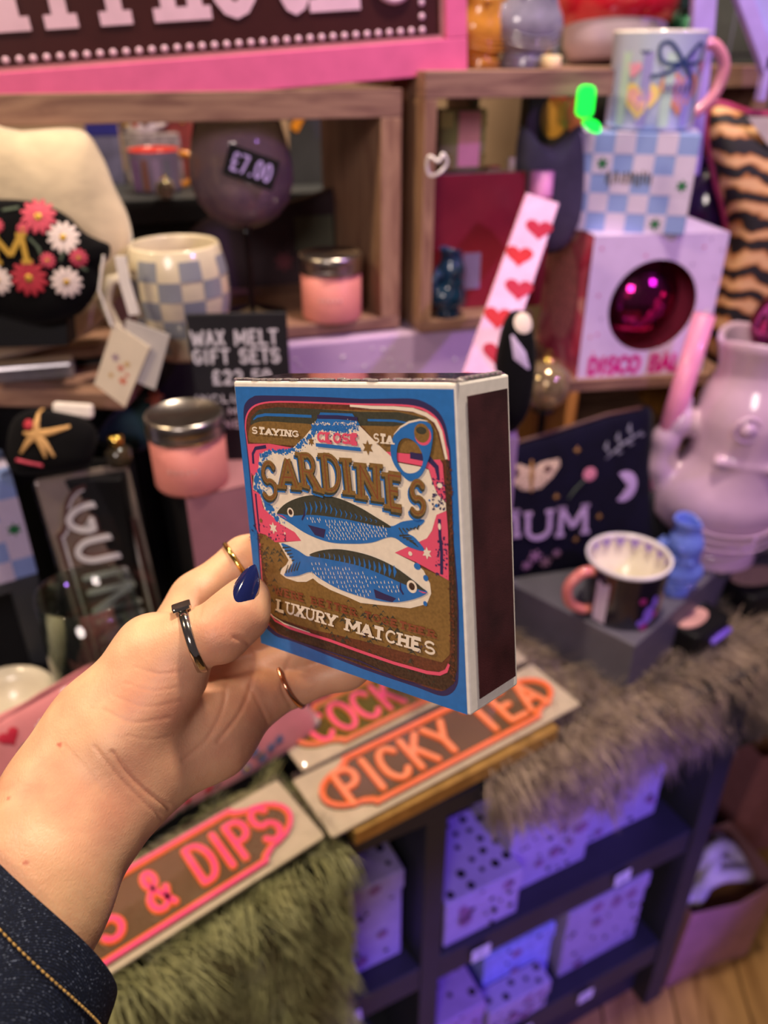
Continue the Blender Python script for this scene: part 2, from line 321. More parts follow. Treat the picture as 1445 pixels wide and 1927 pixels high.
# ------------------------------------------------------------------ the room
OAK = wood('floor_oak', '#b98d56', '#8a6236', 5., (1, 9, 9), .4)
fl = bpy.data.objects.new('floor', None); COL.objects.link(fl); struct(fl)
_a = math.radians(26.5); E1 = Vector((math.cos(_a), math.sin(_a), 0)); N1 = Vector((-math.sin(_a), math.cos(_a), 0)); P0 = Vector((-.029, .502, 0))
def UM(z=0, rz=_a): return Matrix.Translation(P0+Vector((0, 0, z))) @ Matrix.Rotation(rz, 4, 'Z')
b = MB(); b.box(-3, 3, -2, 4, -.05, -.012); b.build('subfloor', M('subfloor', '#3c2a1a', .8), fl)
pm = None
for j in range(12):
    for i in range(3):
        if pm is None:
            b = MB(); b.box(0, 1.396, .0015, .1185, -.012, 0); o = b.build('plank', OAK, fl, bevel=.001); pm = o.data
        else:
            o = bpy.data.objects.new('plank', pm); COL.objects.link(o); o.parent = fl; md = o.modifiers.new('bevel', 'BEVEL'); md.width = .001; md.segments = 1
        o.matrix_local = Matrix.Translation((.05, .35, 0)) @ Matrix.Rotation(_a+math.radians(58), 4, 'Z') @ Matrix.Translation((-1.5+i*1.4+(j % 3)*.45, -.75+j*.12, 0))
PLAST = M('wall_plaster', '#a98c70', .9, var=.08, scale=6)
b = MB(); b.box(-2.5, 3.0, 0, .08, 0, 2.7); o = struct(b.build('wall_back', PLAST)); o.matrix_world = T((0, 1.75, 0), math.radians(10))
# ------------------------------------------------------------------ dark display unit below the table top
UNIT = M('unit_dark', '#2c2d36', .5, var=.08, scale=15); 
def boards(par, lst, mat, name='board', bev=.0015):
    for nm, *q in lst:
        b = MB(); b.box(*q); b.build(nm, mat, par, bevel=bev)
un = thing('shelving_unit', 'low dark grey shelving unit with open compartments under the fur throws', 'shelving unit', UM())
S1 = .545
boards(un, [('top_board', -.62, S1, 0, .48, .685, .71), ('base_board', -.62, S1, .004, .47, .12, .17), ('plinth', -.6, S1-.01, .03, .46, 0, .12), ('divider', .082, .108, .003, .47, .17, .685), ('divider', -.33, -.305, .003, .47, .17, .685),
  ('shelf', .108, S1-.035, .004, .47, .385, .43), ('shelf', -.305, .082, .004, .47, .385, .43), ('side_panel', S1-.035, S1, 0, .48, .0, .685), ('side_panel', -.65, -.62, 0, .48, 0, .71), ('back_panel', -.62, S1, .47, .48, .0, .685)], UNIT)
TAGW = M('tag_white', '#e9e6ea', .5, var=.03); INK = M('ink_black', '#16131a', .6)
def small_tag(s, z, lab, dx=0):
    t = thing('price_tag', lab, 'price tag', UM() @ Matrix.Translation((s, -.0012, z)) @ Matrix.Rotation(random.uniform(-.06, .06), 4, 'Y'), 'white price tags on the shelf edges')
    b = MB(); b.box(-.013, .013, -.0008, 0, -.011, .011); b.build('card', TAGW, t)
    b = MB()
    for k, w in enumerate((.007, .009, .006)): b.box(-w, w*.6, -.0011, -.0008, .005-k*.005, .0065-k*.005)
    b.build('print', M('tag_print', '#8c8794', .6), t)
for s, z, lab in ((.164, .407, 'white price tag on the middle shelf edge near the divider'), (.385, .412, 'white price tag on the middle shelf edge near the blue-lit side panel'), (.365, .150, 'white price tag on the bottom shelf edge to the right'), (-.010, .408, 'white price tag on the left compartment shelf edge under the dotted box'), (.255, .148, 'white price tag on the bottom shelf edge at the picture foot')): small_tag(s, z, lab)
# second run of the unit, further right
u2 = thing('shelving_unit', 'second dark shelving unit running on to the right with pink bags on its shelf', 'shelving unit', UM())
boards(u2, [('top_board', .56, 1.30, .06, .5, .685, .71), ('shelf', .56, 1.30, .10, .5, .40, .45), ('base_board', .56, 1.30, .16, .5, .06, .10), ('side_panel', 1.27, 1.3, .06, .5, 0, .685), ('back_panel', .56, 1.3, .49, .5, 0, .685), ('divider', .57, .585, .20, .49, .1, .40)], UNIT)
# ------------------------------------------------------------------ back shelves of rough timber
_b = math.radians(18); EB = Vector((math.cos(_b), math.sin(_b), 0)); NB = Vector((-math.sin(_b), math.cos(_b), 0)); PB = Vector((0, .84, 0))
def BM(s=0, off=0, z=0): return Matrix.Translation(PB+EB*s+NB*off+Vector((0, 0, z))) @ Matrix.Rotation(_b, 4, 'Z')
PINE = wood('pine_rough', '#96735f', '#735044', 6., (2, 14, 14), .6); PINEV = wood('pine_rough_up', '#a27e63', '#7b5644', 6., (14, 14, 2), .6); DPINE = wood('pine_dark', '#7a4a2c', '#4a2a1a', 6., (14, 14, 2), .6)
lc = thing('wooden_crate', 'large open timber crate shelf with the wine glass and pink candle inside', 'shelf', BM())
boards(lc, [('top_board', -.70, .018, 0, .24, 1.306, 1.330), ('floor_board', -.70, .018, 0, .24, 1.102, 1.1145)], PINE, bev=.001)
boards(lc, [('side_board', -.003, .018, 0, .24, 1.1145, 1.306), ('side_board', -.70, -.68, 0, .24, 1.1145, 1.306)], PINEV, bev=.001)
rc = thing('wooden_crate', 'open timber crate shelf holding the red book, gluggle jugs on its top', 'shelf', BM(0, -.02))
boards(rc, [('top_board', .0335, .232, 0, .24, 1.322, 1.345), ('floor_board', .0335, .165, 0, .24, 1.100, 1.112)], PINE, bev=.001)
boards(rc, [('side_board', .0335, .046, 0, .24, 1.112, 1.322), ('side_board', .152, .165, .17, .24, 1.112, 1.322)], PINEV, bev=.001)
wsf = thing('wall_shelf', 'timber plank shelf behind the heart mug carrying the red banded ornament', 'shelf', BM(0, .125)); boards(wsf, [('plank', .235, .56, 0, .17, 1.322, 1.345), ('bracket', .53, .55, 0, .16, .9, 1.322)], PINE, bev=.001)
b = MB(); b.box(.0185, .033, .03, .2, 1.102, 1.345); pl = b.build('timber_post', DPINE); pl.matrix_world = BM(); tag(pl, 'dark timber upright filling the gap between the two crates', 'post')
LILAC = M('lilac_paint', '#c3a8cc', .35, coat=.3, var=.04, scale=20)
pn = thing('display_plinth', 'glossy lilac plinth board below the timber crates', 'plinth', BM(0, 0))
b = MB(); b.box(-.17, .165, -.012, .24, .711, 1.099); b.build('body', LILAC, pn, bevel=.003); b = MB(); b.box(-.70, -.1705, .0, .24, .711, 1.099); b.build('dark_end', M('plinth_dark', '#141217', .6), pn, bevel=.003)
b = MB(); 
for k in range(26):
    x, z = -.11+random.random()*.2, 1.04+random.random()*.05; r = random.choice((.0008, .0012, .002)); b.ell((x, -.0125, z), (r, .0006, r), 8, 5)
o = b.build('glitter', M('glitter', '#ffffff', .2, metal=.3), pn); o['kind'] = 'stuff'
# ------------------------------------------------------------------ the match box in the hand
BW, BH, BT = .1101, .110, .0282
_cr = Matrix(((1, 0, 0), (0, math.sin(PITCH), -math.cos(PITCH)), (0, math.cos(PITCH), math.sin(PITCH))))
_br = Matrix.Rotation(-.1562, 3, 'Z') @ Matrix.Rotation(-.7351, 3, 'Y') @ Matrix.Rotation(.3279, 3, 'X')
_bm = _cr @ _br
_bo = CAM+_cr @ (Vector((-.0152, -.0083, -.2886))+_br @ Vector((-BW/2, -BH/2, 0)))
BOXM = Matrix.Translation(_bo) @ _bm.to_4x4(); BOXI = BOXM.inverted()
def bpt(u, v, w): return BOXM @ Vector((u, v, w))             # a point given along the box's width, height and depth
_bn = _bm @ Vector((0, 0, 1))
def uv(x, y):
    p = BOXI @ PLN(x, y, _bo, _bn); return (p.x, p.y)
_CR = {1: (440, 700, 1445/300), 2: (680, 700, 1445/300), 3: (450, 1000, 1445/250), 4: (680, 1000, 1445/300), 5: (420, 680, 1445/580)}
def A(k, *pts):
    x0, y0, s = _CR[k]; return [uv(x0+x/s, y0+y/s) for x, y in pts]
def R6(cx, cy, r, n=6, k=5, rot=90):                          # a star drawn on the face
    x0, y0, s = _CR[k]; c = uv(x0+cx/s, y0+cy/s); return star(c[0], c[1], r/s*.00021, n, .5, rot)
BLUE = M('print_blue', '#2f74c4', .42, coat=.35, var=.04, scale=300); NAVY = M('print_navy', '#38305f', .45, coat=.3, var=.04); PINK = M('print_pink', '#ee5a7d', .45, coat=.3, var=.03)
BROWN = M('print_brown', '#6f3f2c', .5, coat=.25, var=.16, scale=900); DARK = M('print_dark', '#45453a', .5, coat=.25, var=.1, scale=800); KHAKI = M('print_khaki', '#8b6a3a', .5, coat=.25, var=.1, scale=900)
CREAM = M('print_cream', '#f4e6d6', .5, coat=.25, var=.03, scale=400); UMBER = M('print_umber', '#4c372b', .5, coat=.25, var=.2, scale=900); PAPER = M('box_paper', '#f3ece6', .55, coat=.2, var=.03, scale=300)
RED = M('print_rust', '#8c4a33', .5, coat=.25, var=.08)
mbx = thing('matchbox', 'square blue matchbox with two sardines on its label, held in the hand', 'matchbox', BOXM)
b = MB(); b.box(0, BW, 0, BH, -BT, 0); b.build('sleeve', PAPER, mbx, bevel=.0009)
st_m = M('striker', '#4a2428', .38, coat=.55, var=.22, scale=60, bump=.15, bscale=2500)
b = MB(); b.box(BW+.0003, BW+.0006, .0045, BH-.0045, -BT+.0022, -.0048); o = b.build('striker_strip', st_m, mbx); o['label'] = 'dark brown striking strip'
b = MB(); b.box(.001, BW-.001, BH+.0001, BH+.0004, -BT+.001, -.001); o = b.build('top_panel', M('film_top', '#5a4250', .12, coat=1., var=.4, scale=50, bump=.8, bscale=90), mbx); o['label'] = 'dark top face under clear film'
# clear film gathered along the upper edges
film = M('film_edge', '#efe6ea', .12, coat=1., trans=.75, ior=1.3)
b = MB()
for k in range(26):
    x = k/25*BW; b.ell((x, BH+.0006, -.001-.003*random.random()), (.0024+.001*random.random(), .0005, .0008), 8, 5)
for k in range(8): b.ell((BW-.001, BH+.0008, -.004-k/8*.022), (.0008, .0007, .0022), 8, 5)
b.build('film_fold', film, mbx, smooth=True)
_ribbon, _disc, _star = ribbon, disc, star
def ribbon(pl, w): return _ribbon(pl, [x*.62 for x in w] if isinstance(w, (list, tuple)) else w*.62)
def disc(cx, cy, r, n=16, ry=None): return _disc(cx, cy, r*.55, n, (ry or r)*.55)
def star(cx, cy, r, n=5, inner=.42, rot=90): return _star(cx, cy, r*.72, n, inner, rot)
LAY = [0]
def lay(name, polys, mat, parent=None, same=False):
    if not same: LAY[0] += 1
    z = .00012+LAY[0]*.00002; par = parent or label_art
    if len(polys) <= 16: return [print_on(name, [p], mat, par, z) for p in polys][0]
    o = print_on(name, polys, mat, par, z); o['kind'] = 'stuff'; return o
def letters(txt, q, w, mat, serif=0., gap=.22, same=False, off=(0, 0), name='letter'):
    if not same: LAY[0] += 1
    for c, qq in text_quads(txt, q, gap):
        if c != ' ': print_on(name, glyph_polys(c, qq, w, serif, off=off), mat, label_art, .00012+LAY[0]*.00002)
LAY[0] = 0
label_art = print_on('label_panel', [A(1, (10, 132))+A(2, (838, 155))+A(4, (962, 1662))+A(3, (240, 1213))], BLUE, mbx, .0001)
tin = A(1, (92, 330), (120, 265), (170, 228), (260, 212), (800, 226))+A(2, (0, 243), (300, 240), (480, 243), (600, 285), (700, 360), (765, 480), (797, 640), (815, 800), (835, 1493))+A(4, (850, 200), (884, 700), (884, 1250), (868, 1400), (800, 1478), (700, 1485), (500, 1410), (0, 1240))+A(3, (620, 1208), (430, 1150), (340, 1090), (290, 1000), (232, 500), (195, 0))+A(1, (190, 1400), (130, 800), (96, 480))
tin = crom(tin, 3); lay('tin_print', [tin], NAVY)
tin2 = A(1, (103, 490), (112, 400), (150, 330), (230, 282), (400, 262), (800, 272))+A(2, (0, 285), (300, 290), (480, 305), (600, 345), (690, 420), (745, 520), (775, 660), (800, 800), (825, 1493))+A(4, (832, 200), (850, 700), (850, 1220), (835, 1350), (780, 1420), (700, 1430), (500, 1365), (0, 1200))+A(3, (620, 1170), (440, 1105), (350, 1040), (310, 960), (245, 500), (215, 0))+A(1, (205, 1400), (140, 800), (110, 560))
tin2 = crom(tin2, 3); lay('tin_print', [tin2], PINK)
tin3 = [(p[0]+(.055-p[0])*.012, p[1]-.0006) for p in tin2]
lay('tin_print', [tin3], BROWN)
lay('tin_print', [A(2, (770, 790), (800, 800), (838, 1493))+A(4, (845, 200), (874, 700), (872, 1250), (840, 1380), (760, 1440), (640, 1410), (0, 1205))+A(3, (620, 1180), (440, 1110), (320, 960), (420, 930), (780, 1100))+A(4, (0, 1075), (600, 1270), (780, 1260), (820, 1100), (795, 430))+A(2, (780, 1400))], UMBER)
lay('tin_line', [ribbon(A(1, (1055, 305), (1250, 318))+A(2, (0, 318), (300, 325), (470, 342), (590, 385), (675, 445), (722, 540), (752, 680), (775, 790)), [.0012, .0016, .0017, .0018, .002, .0022, .0022, .0021, .0019, .0016])], CREAM)
lay('tin_field', [A(1, (800, 335))+A(2, (0, 345), (350, 352), (520, 378), (620, 430), (690, 540), (730, 700), (760, 800), (640, 800), (420, 620), (0, 480))+A(1, (820, 480))], KHAKI)
lay('tin_field', [A(1, (150, 480), (165, 405), (235, 340), (400, 318), (800, 337))+A(2, (0, 360), (340, 362), (480, 392), (590, 420), (420, 470), (300, 492), (0, 488))+A(1, (1000, 490), (700, 478), (300, 448), (200, 465))], DARK)
lay('tin_field', [crom(A(1, (137, 610), (148, 510), (195, 462), (300, 446), (500, 458), (710, 475), (700, 520), (590, 655), (450, 660), (300, 645), (180, 640)), 4)], KHAKI)
lay('tin_field', [A(2, (5, 485), (300, 492), (430, 470), (640, 620), (660, 760), (560, 735), (240, 730), (150, 650))], KHAKI, same=True)
lay('tin_streak', [ribbon(A(1, (182, 432), (215, 402), (290, 386), (450, 390), (710, 402)), [.0008, .0016, .0017, .0018, .0016]), ribbon(A(2, (62, 435), (300, 440), (430, 462)), [.0012, .0012, .0007])], BLUE)
lower = A(3, (222, 25), (262, 300), (300, 560), (335, 870), (440, 945), (800, 1065))+A(4, (0, 985), (735, 1185), (805, 1115), (812, 900), (800, 440), (560, 330), (310, 190), (0, 100))+A(3, (900, 100), (400, 60))
lay('tin_field', [lower], KHAKI)
# speckles and chevrons of the lower field
chev = []
for _ in range(190):
    k = random.random(); y = 150+random.random()*1050; x = random.choice((random.uniform(250, 480), random.uniform(1150, 1700))) if y < 620 else random.uniform(300, 2050)
    px, py = 450+x/5.78, 1000+(y+ (x-300)*.32)/5.78
    if py > 1245+(px-700)*.36 or px > 846 or py < 1030 or px < 492+(py-1030)*.1: continue
    u, v = uv(px, py); s = random.uniform(.0009, .0022); chev.append([(u-s, v-s*.3), (u-s*.1, v+s*.75), (u+s, v-s*.45), (u+s*.05, v+s*.15)])
for _ in range(260):
    t = random.random(); px = 512+t*310; py = 1168+t*112+random.gauss(0, 5); u, v = uv(px, py); s = random.uniform(.0002, .0006); chev.append(star(u, v, s, 3, .6, random.random()*360))
lay('tin_speckle', chev, DARK)
sp = []
for _ in range(420):
    t = random.random()
    if random.random() < .55: px, py = 851-abs(random.gauss(0, 4))+t*6, 880+t*400
    else: px, py = 487+t*16+abs(random.gauss(0, 4)), 1005+t*140
    u, v = uv(px, py); s = random.uniform(.0003, .0009); sp.append(star(u, v, s, 3, .55, random.random()*360))
lay('tin_speckle', sp, BROWN)
lay('tin_line', [ribbon(A(3, (318, 865), (400, 968), (560, 1048), (1000, 1185))+A(4, (0, 1087), (300, 1190), (600, 1275), (715, 1288), (775, 1262), (800, 1200)), [.0006, .0015, .0019, .002, .002, .002, .0021, .0021, .002, .0014])], PINK)
lay('tin_line', [ribbon(A(3, (316, 850), (380, 925), (500, 1000), (640, 1050), (780, 1098)), [.0006, .0009, .0009, .0008, .0003])], CREAM)
lay('tin_line', [ribbon(A(3, (620, 1185), (1000, 1310), (1329, 1410))+A(4, (350, 1335), (560, 1385)), [.0003, .0008, .0008, .0006, .0002])], NAVY, same=True)
lay('band_print', [A(1, (135, 650), (330, 648), (545, 688), (450, 716), (300, 714), (242, 747), (228, 905), (182, 940), (160, 900), (142, 750)),
  A(1, (180, 1070), (242, 1100), (275, 1230), (430, 1375), (560, 1450))+A(3, (685, 100), (400, 115), (300, 35), (212, 8)),
  A(2, (215, 718), (450, 742), (640, 795), (720, 790), (745, 835), (758, 1000), (775, 1175), (700, 1110), (655, 1000), (620, 880), (560, 850), (340, 810), (270, 765)),
  A(2, (778, 1258), (690, 1290), (660, 1340), (648, 1440), (605, 1485))+A(4, (600, 60), (310, 190), (500, 275), (800, 442), (792, 0))], PINK)
cream = A(1, (745, 470), (1148, 485), (1300, 640), (1445, 775))+A(2, (340, 820), (560, 860), (618, 885), (652, 1000), (700, 1112), (772, 1180), (776, 1255), (688, 1292), (645, 1440))+A(4, (640, 0), (600, 60), (310, 190), (490, 280), (570, 350), (630, 470), (640, 560), (600, 655), (450, 693), (0, 645))+A(3, (1200, 715), (1000, 632), (870, 558), (812, 508), (740, 546), (640, 545), (520, 505), (455, 455), (470, 405), (520, 360), (548, 310), (440, 120), (685, 100))+A(1, (560, 1450), (430, 1375), (285, 1240), (242, 1100), (182, 1062), (188, 940), (228, 905), (242, 747), (300, 712), (450, 712), (540, 690), (645, 590))
lay('mount_print', [cream], CREAM)
lay('mount_print', [A(1, (792, 365), (1083, 375), (1150, 478), (700, 530), (760, 430))], BLUE)
lay('mount_print', [ribbon(A(1, (765, 405), (950, 408), (1130, 425)), .0022), ribbon(A(1, (185, 830), (180, 740), (205, 690), (300, 675)), .0022), ribbon(A(1, (205, 1100), (222, 1280), (240, 1450)), .0016), ribbon(A(2, (715, 1330), (720, 1480))+A(4, (735, 180), (735, 385)), .002), ribbon(A(2, (450, 752), (620, 785), (690, 860), (710, 980)), [.0035, .0035, .003, .0014])], NAVY)
# spatter: blue over cream, white over blue
def spatter(line, n, spread, smax, bias=1.):
    out = []
    for _ in range(n):
        i = random.randrange(len(line)-1); t = random.random(); a, c = line[i], line[i+1]; r = abs(random.gauss(0, spread))
        px, py = a[0]+(c[0]-a[0])*t+r*bias, a[1]+(c[1]-a[1])*t+r*.4*random.uniform(-1, 1); u, v = uv(440+px/4.817, 700+py/4.817)
        s = random.uniform(.15, 1)*smax*max(.25, 1-r/(spread*2.2)); k = random.choice((5, 6, 7)); a0 = random.random()*6
        out.append([(u+s*random.uniform(.5, 1.2)*math.cos(a0+6.283*j/k), v+s*random.uniform(.5, 1.2)*math.sin(a0+6.283*j/k)) for j in range(k)])
    return out
edge = [(750, 500), (645, 600), (545, 700), (440, 720), (300, 722), (245, 760), (232, 900), (195, 950), (192, 1050), (248, 1100), (290, 1240), (430, 1370)]
lay('spatter', spatter(edge, 520, 55, .0012)+spatter([(760, 500), (1000, 520)], 160, 40, .0012)+[crom(A(1, (290, 1180), (340, 1200), (380, 1250), (340, 1260), (300, 1230)), 3), crom(A(1, (205, 930), (240, 960), (225, 1010), (190, 990)), 3)], BLUE)
dn = []
for _ in range(300):
    u, v = uv(440+random.uniform(715, 1140)/4.817, 700+(470+abs(random.gauss(0, 42)))/4.817); s = random.uniform(.0002, .0009); dn.append(star(u, v, s, 4, .5, random.random()*90))
lay('spatter', dn, BLUE)
wn = []
for _ in range(110):
    u, v = uv(440+random.uniform(720, 1120)/4.817, 700+(480-abs(random.gauss(0, 14)))/4.817); wn.append(star(u, v, random.uniform(.0002, .0006), 4, .5, random.random()*90))
lay('spatter', wn, CREAM, same=True)
pn = []
for _ in range(190):
    c = random.random()
    if c < .4: px, py = 816+random.random()*24, 900+random.random()*60
    elif c < .8: px, py = 822+random.random()*22, 1010+random.random()*75
    else: px, py = 470+random.random()*70, 985+random.random()*32
    u, v = uv(px, py); pn.append(star(u, v, random.uniform(.0002, .0008), 4, .6, random.random()*90))
lay('spatter', pn, NAVY)
lay('spot', [disc(*uv(823, 951), .0011), disc(*uv(787, 1065), .0027, 18, .0022), disc(*uv(803, 1087), .002), disc(*uv(802, 1135), .0016), disc(*uv(810, 941), .0007)], BLUE)
lay('spot', [disc(*uv(829.5, 913), .0019, 16, .0015), disc(*uv(774, 1041), .0016, 16, .0014), disc(*uv(538, 1003), .0009), disc(*uv(829, 990), .0011, 14, .002), R6(240, 780, 42), R6(960, 897, 36)], CREAM)
lay('star_print', [R6(683, 403, 44), R6(418, 375, 28), R6(182, 745, 20, 5)], KHAKI)
# the two fish
def fishp(name, body, back, stripes, eye, er, fin, gill, tailmarks, scales, mouth):
    f = lay(name, [crom(A(5, *body), 5)], BLUE)
    lay('fish_back', [crom(A(5, *back), 5)], DARK, f)
    lay('fish_stripe', [ribbon(A(5, (x, y-h/2), (x+s, y), (x+s*.4, y+h/2)), [.0003, w, .0003]) for x, y, h, w, s in stripes], BLUE, f)
    lay('fish_fin', [A(5, *fin), ribbon(A(5, *gill), [.0006, .0015, .0012])], NAVY, f)
    lay('fish_scale', scales, CREAM, f)
    lay('tail_mark', [ribbon(A(5, p, q), [.0011, .0005]) for p, q in tailmarks], DARK, f, True)
    x0, y0, s = _CR[5]; c = uv(x0+eye[0]/s, y0+eye[1]/s)
    lay('fish_eye', [disc(c[0], c[1], er, 20)], CREAM, f)
    lay('fish_pupil', [disc(c[0], c[1]+.0001, er*.6, 16)], UMBER, f)
    lay('fish_mouth', [ribbon(A(5, *mouth), [.0003, .0008, .0002])], PINK, f)
def dashes(n, inside, lo, hi):
    out = []; k = 0
    for j in range(40):
        for i in range(60):
            x = lo[0]+(hi[0]-lo[0])*(i+.5*(j % 2)+random.uniform(-.2, .2))/25; y = lo[1]+(hi[1]-lo[1])*(j+random.uniform(-.2, .2))/9.5
            if inside(x, y): out.append(ribbon(A(5, (x-1.5, y-6-random.random()*5), (x, y), (x+2.5, y+5)), [.0003, .00065, .0003]))
    return out
fishp('fish_print', [(258, 708), (300, 664), (375, 633), (455, 625), (545, 640), (640, 680), (720, 727), (790, 770), (850, 748), (946, 740), (925, 772), (870, 800), (905, 825), (948, 885), (870, 866), (795, 822), (700, 848), (600, 853), (500, 845), (400, 808), (320, 758), (272, 727)],
  [(258, 708), (300, 664), (375, 633), (455, 625), (545, 640), (640, 680), (720, 727), (792, 773), (760, 776), (690, 762), (580, 738), (470, 722), (400, 718), (330, 722), (285, 714)],
  [(388+i*23.5, 688+max(0, i-3)*5.4-(8 if 1 < i < 6 else 0), 62-i*3.4, .0018-.00009*i, 9) for i in range(15)], (322, 706), .0034, [(402, 764), (486, 786), (478, 826), (436, 812)], [(385, 690), (388, 715), (375, 742)],
  [((830+i*17, 778+(i*1.5)), (850+i*15, 800-i*9+10)) for i in range(6)]+[((832+i*16, 815+i*8), (880+i*10, 812+i*14)) for i in range(5)],
  dashes(0, lambda x, y: 395 < x < 780 and 728+(x-400)*.13 < y < 838-max(0, x-640)*.12 and not (395 < x < 492 and y > 752) and (x-385)/(1.05) > (y-728)*.9, (390, 725), (790, 850)), [(260, 716), (285, 724), (305, 738)])
fishp('fish_print', [(962, 1083), (935, 1055), (880, 1010), (800, 955), (700, 910), (600, 885), (520, 878), (450, 890), (405, 912), (350, 880), (280, 850), (305, 895), (332, 942), (292, 1000), (350, 1004), (415, 985), (455, 1012), (540, 1060), (640, 1096), (740, 1120), (820, 1126), (900, 1112)],
  [(412, 908), (450, 888), (520, 878), (600, 885), (700, 910), (800, 955), (880, 1010), (935, 1055), (955, 1074), (900, 1058), (850, 1040), (760, 1000), (640, 955), (500, 925)],
  [(455+i*23.5, 908+max(0, i-1)*5.3, 20+min(i, 7)*5.2, .0007+.00012*i, 5) for i in range(16)], (892, 1053), .0041, [(713, 1064), (760, 1085), (818, 1108), (800, 1126), (722, 1106)], [(838, 1035), (838, 1065), (852, 1090)],
  [((285+i*11, 872+i*15), (322+i*5, 868+i*15)) for i in range(5)]+[((300+i*13, 990-i*3), (312+i*14, 952-i*4)) for i in range(5)],
  dashes(0, lambda x, y: 415 < x < 835 and 935+(x-415)*.20+max(0, x-640)*.12 < y < min(1000+(x-415)*.42, 1095+(x-640)*.11) and not (700 < x < 830 and y > 1050+(x-715)*.35), (415, 930), (840, 1125)), [(925, 1072), (945, 1080), (962, 1082)])
# ring pull
def polar(pts, c, n=44):
    an = [(math.atan2(p[1]-c[1], p[0]-c[0]), math.hypot(p[0]-c[0], p[1]-c[1])) for p in pts]; an.sort(); out = []
    for i in range(n):
        a = -math.pi+2*math.pi*i/n; k = 0
        while k < len(an) and an[k][0] < a: k += 1
        p, q = an[k-1], an[k % len(an)]; d = (q[0]-p[0]) % (2*math.pi); t = ((a-p[0]) % (2*math.pi))/d if d else 0
        r = p[1]+(q[1]-p[1])*t; out.append((c[0]+r*math.cos(a), c[1]+r*math.sin(a)))
    return out
x0, y0, s5 = _CR[5]; c = uv(x0+885/s5, y0+440/s5)
po = polar(crom(A(5, (870, 553), (815, 490), (793, 420), (810, 342), (862, 295), (930, 277), (975, 287), (992, 330), (985, 400), (970, 460), (942, 525), (905, 556)), 4), c)
pi_ = polar(crom(A(5, (822, 450), (828, 390), (850, 360), (885, 362), (920, 390), (944, 440), (942, 480), (925, 508), (895, 522), (862, 518), (835, 490)), 4), c)
LAY[0] += 1; b = MB(); z = .00012+LAY[0]*.00002; n = len(po)
b.add([(p[0], p[1], z) for p in po]+[(p[0], p[1], z) for p in pi_], [(i, (i+1) % n, n+(i+1) % n, n+i) for i in range(n)]); ringp = b.build('ring_pull_print', BLUE, label_art)
lay('ring_pull_edge', [ribbon(A(5, (808, 342), (838, 308), (880, 283), (930, 272), (968, 278)), [.0003, .0009, .0011, .0009, .0003])], CREAM)
lay('rivet_print', [disc(*uv(420+945/s5, 680+345/s5), .0062, 20, .0058)], PINK); lay('rivet_print', [disc(*uv(420+940/s5, 680+334/s5), .0058, 20, .0056)], KHAKI); lay('rivet_print', [disc(*uv(420+938/s5, 680+322/s5), .004, 18, .0022)], DARK)
# lettering
letters('STAYING', A(1, (185, 497), (606, 535), (604, 583), (182, 550)), .00095, CREAM, .0022)
letters('STA', A(2, (132, 556), (300, 578), (298, 645), (130, 632)), .00095, CREAM, .0022, same=True)
letters('CLOSE', A(1, (782, 545), (1140, 570), (1138, 645), (780, 622)), .0015, PINK, .0032)
lay('underline', [ribbon(A(1, (762, 656), (1168, 698)), .0021)], BLUE, same=True)
letters('WERE BETTER TOGETHER', A(5, (248, 1052), (1004, 1262), (1001, 1290), (252, 1084)), .00088, RED, .0022, gap=.3)
letters('LUXURY MATCHES', A(5, (264, 1115), (1003, 1318), (1000, 1370), (262, 1162)), .0014, CREAM, .0031, gap=.26)
ln = []
for _ in range(40):
    u, v = uv(525+random.random()*290, 0) if 0 else uv(*random.choice(((590+random.random()*30, 1150+random.random()*20), (680+random.random()*20, 1185+random.random()*15), (790+random.random()*15, 1212+random.random()*14), (625+random.random()*30, 815+random.random()*16)))); ln.append(star(u, v, random.uniform(.0002, .0005), 4, .6, random.random()*90))
lay('spatter', ln, NAVY)
sard = [('S', 1, (272, 815), (392, 815), (412, 1140), (285, 1140)), ('A', 1, (455, 785), (555, 790), (590, 1045), (450, 1035)), ('R', 1, (612, 745), (740, 745), (800, 1070), (640, 1020)), ('D', 1, (820, 745), (975, 770), (985, 1070), (850, 1065)),
        ('I', 1, (1000, 790), (1065, 795), (1090, 1090), (1040, 1085)), ('N', 1, (1150, 835), (1325, 845), (1340, 1150), (1165, 1125)), ('E', 2, (250, 925), (390, 945), (392, 1235), (275, 1215)), ('S', 2, (470, 985), (592, 990), (595, 1280), (470, 1275))]
for off, mat, w in (((-.0011, -.0015), BLUE, .0031), ((-.0004, -.0008), DARK, .0034), ((0, 0), KHAKI, .0031)):
    LAY[0] += 1
    for ch, k, *q in sard: print_on('title_letter', glyph_polys(ch, A(k, *q), w, 0 if ch == 'S' else .0062, off=off, caps=ch in 'SRD'), mat, label_art, .00012+LAY[0]*.00002)
LAY[0] += 1
for ch, k, *q in sard: print_on('title_letter', glyph_polys(ch, A(k, *q), .0005), RED, label_art, .00012+LAY[0]*.00002)
ribbon, disc, star = _ribbon, _disc, _star
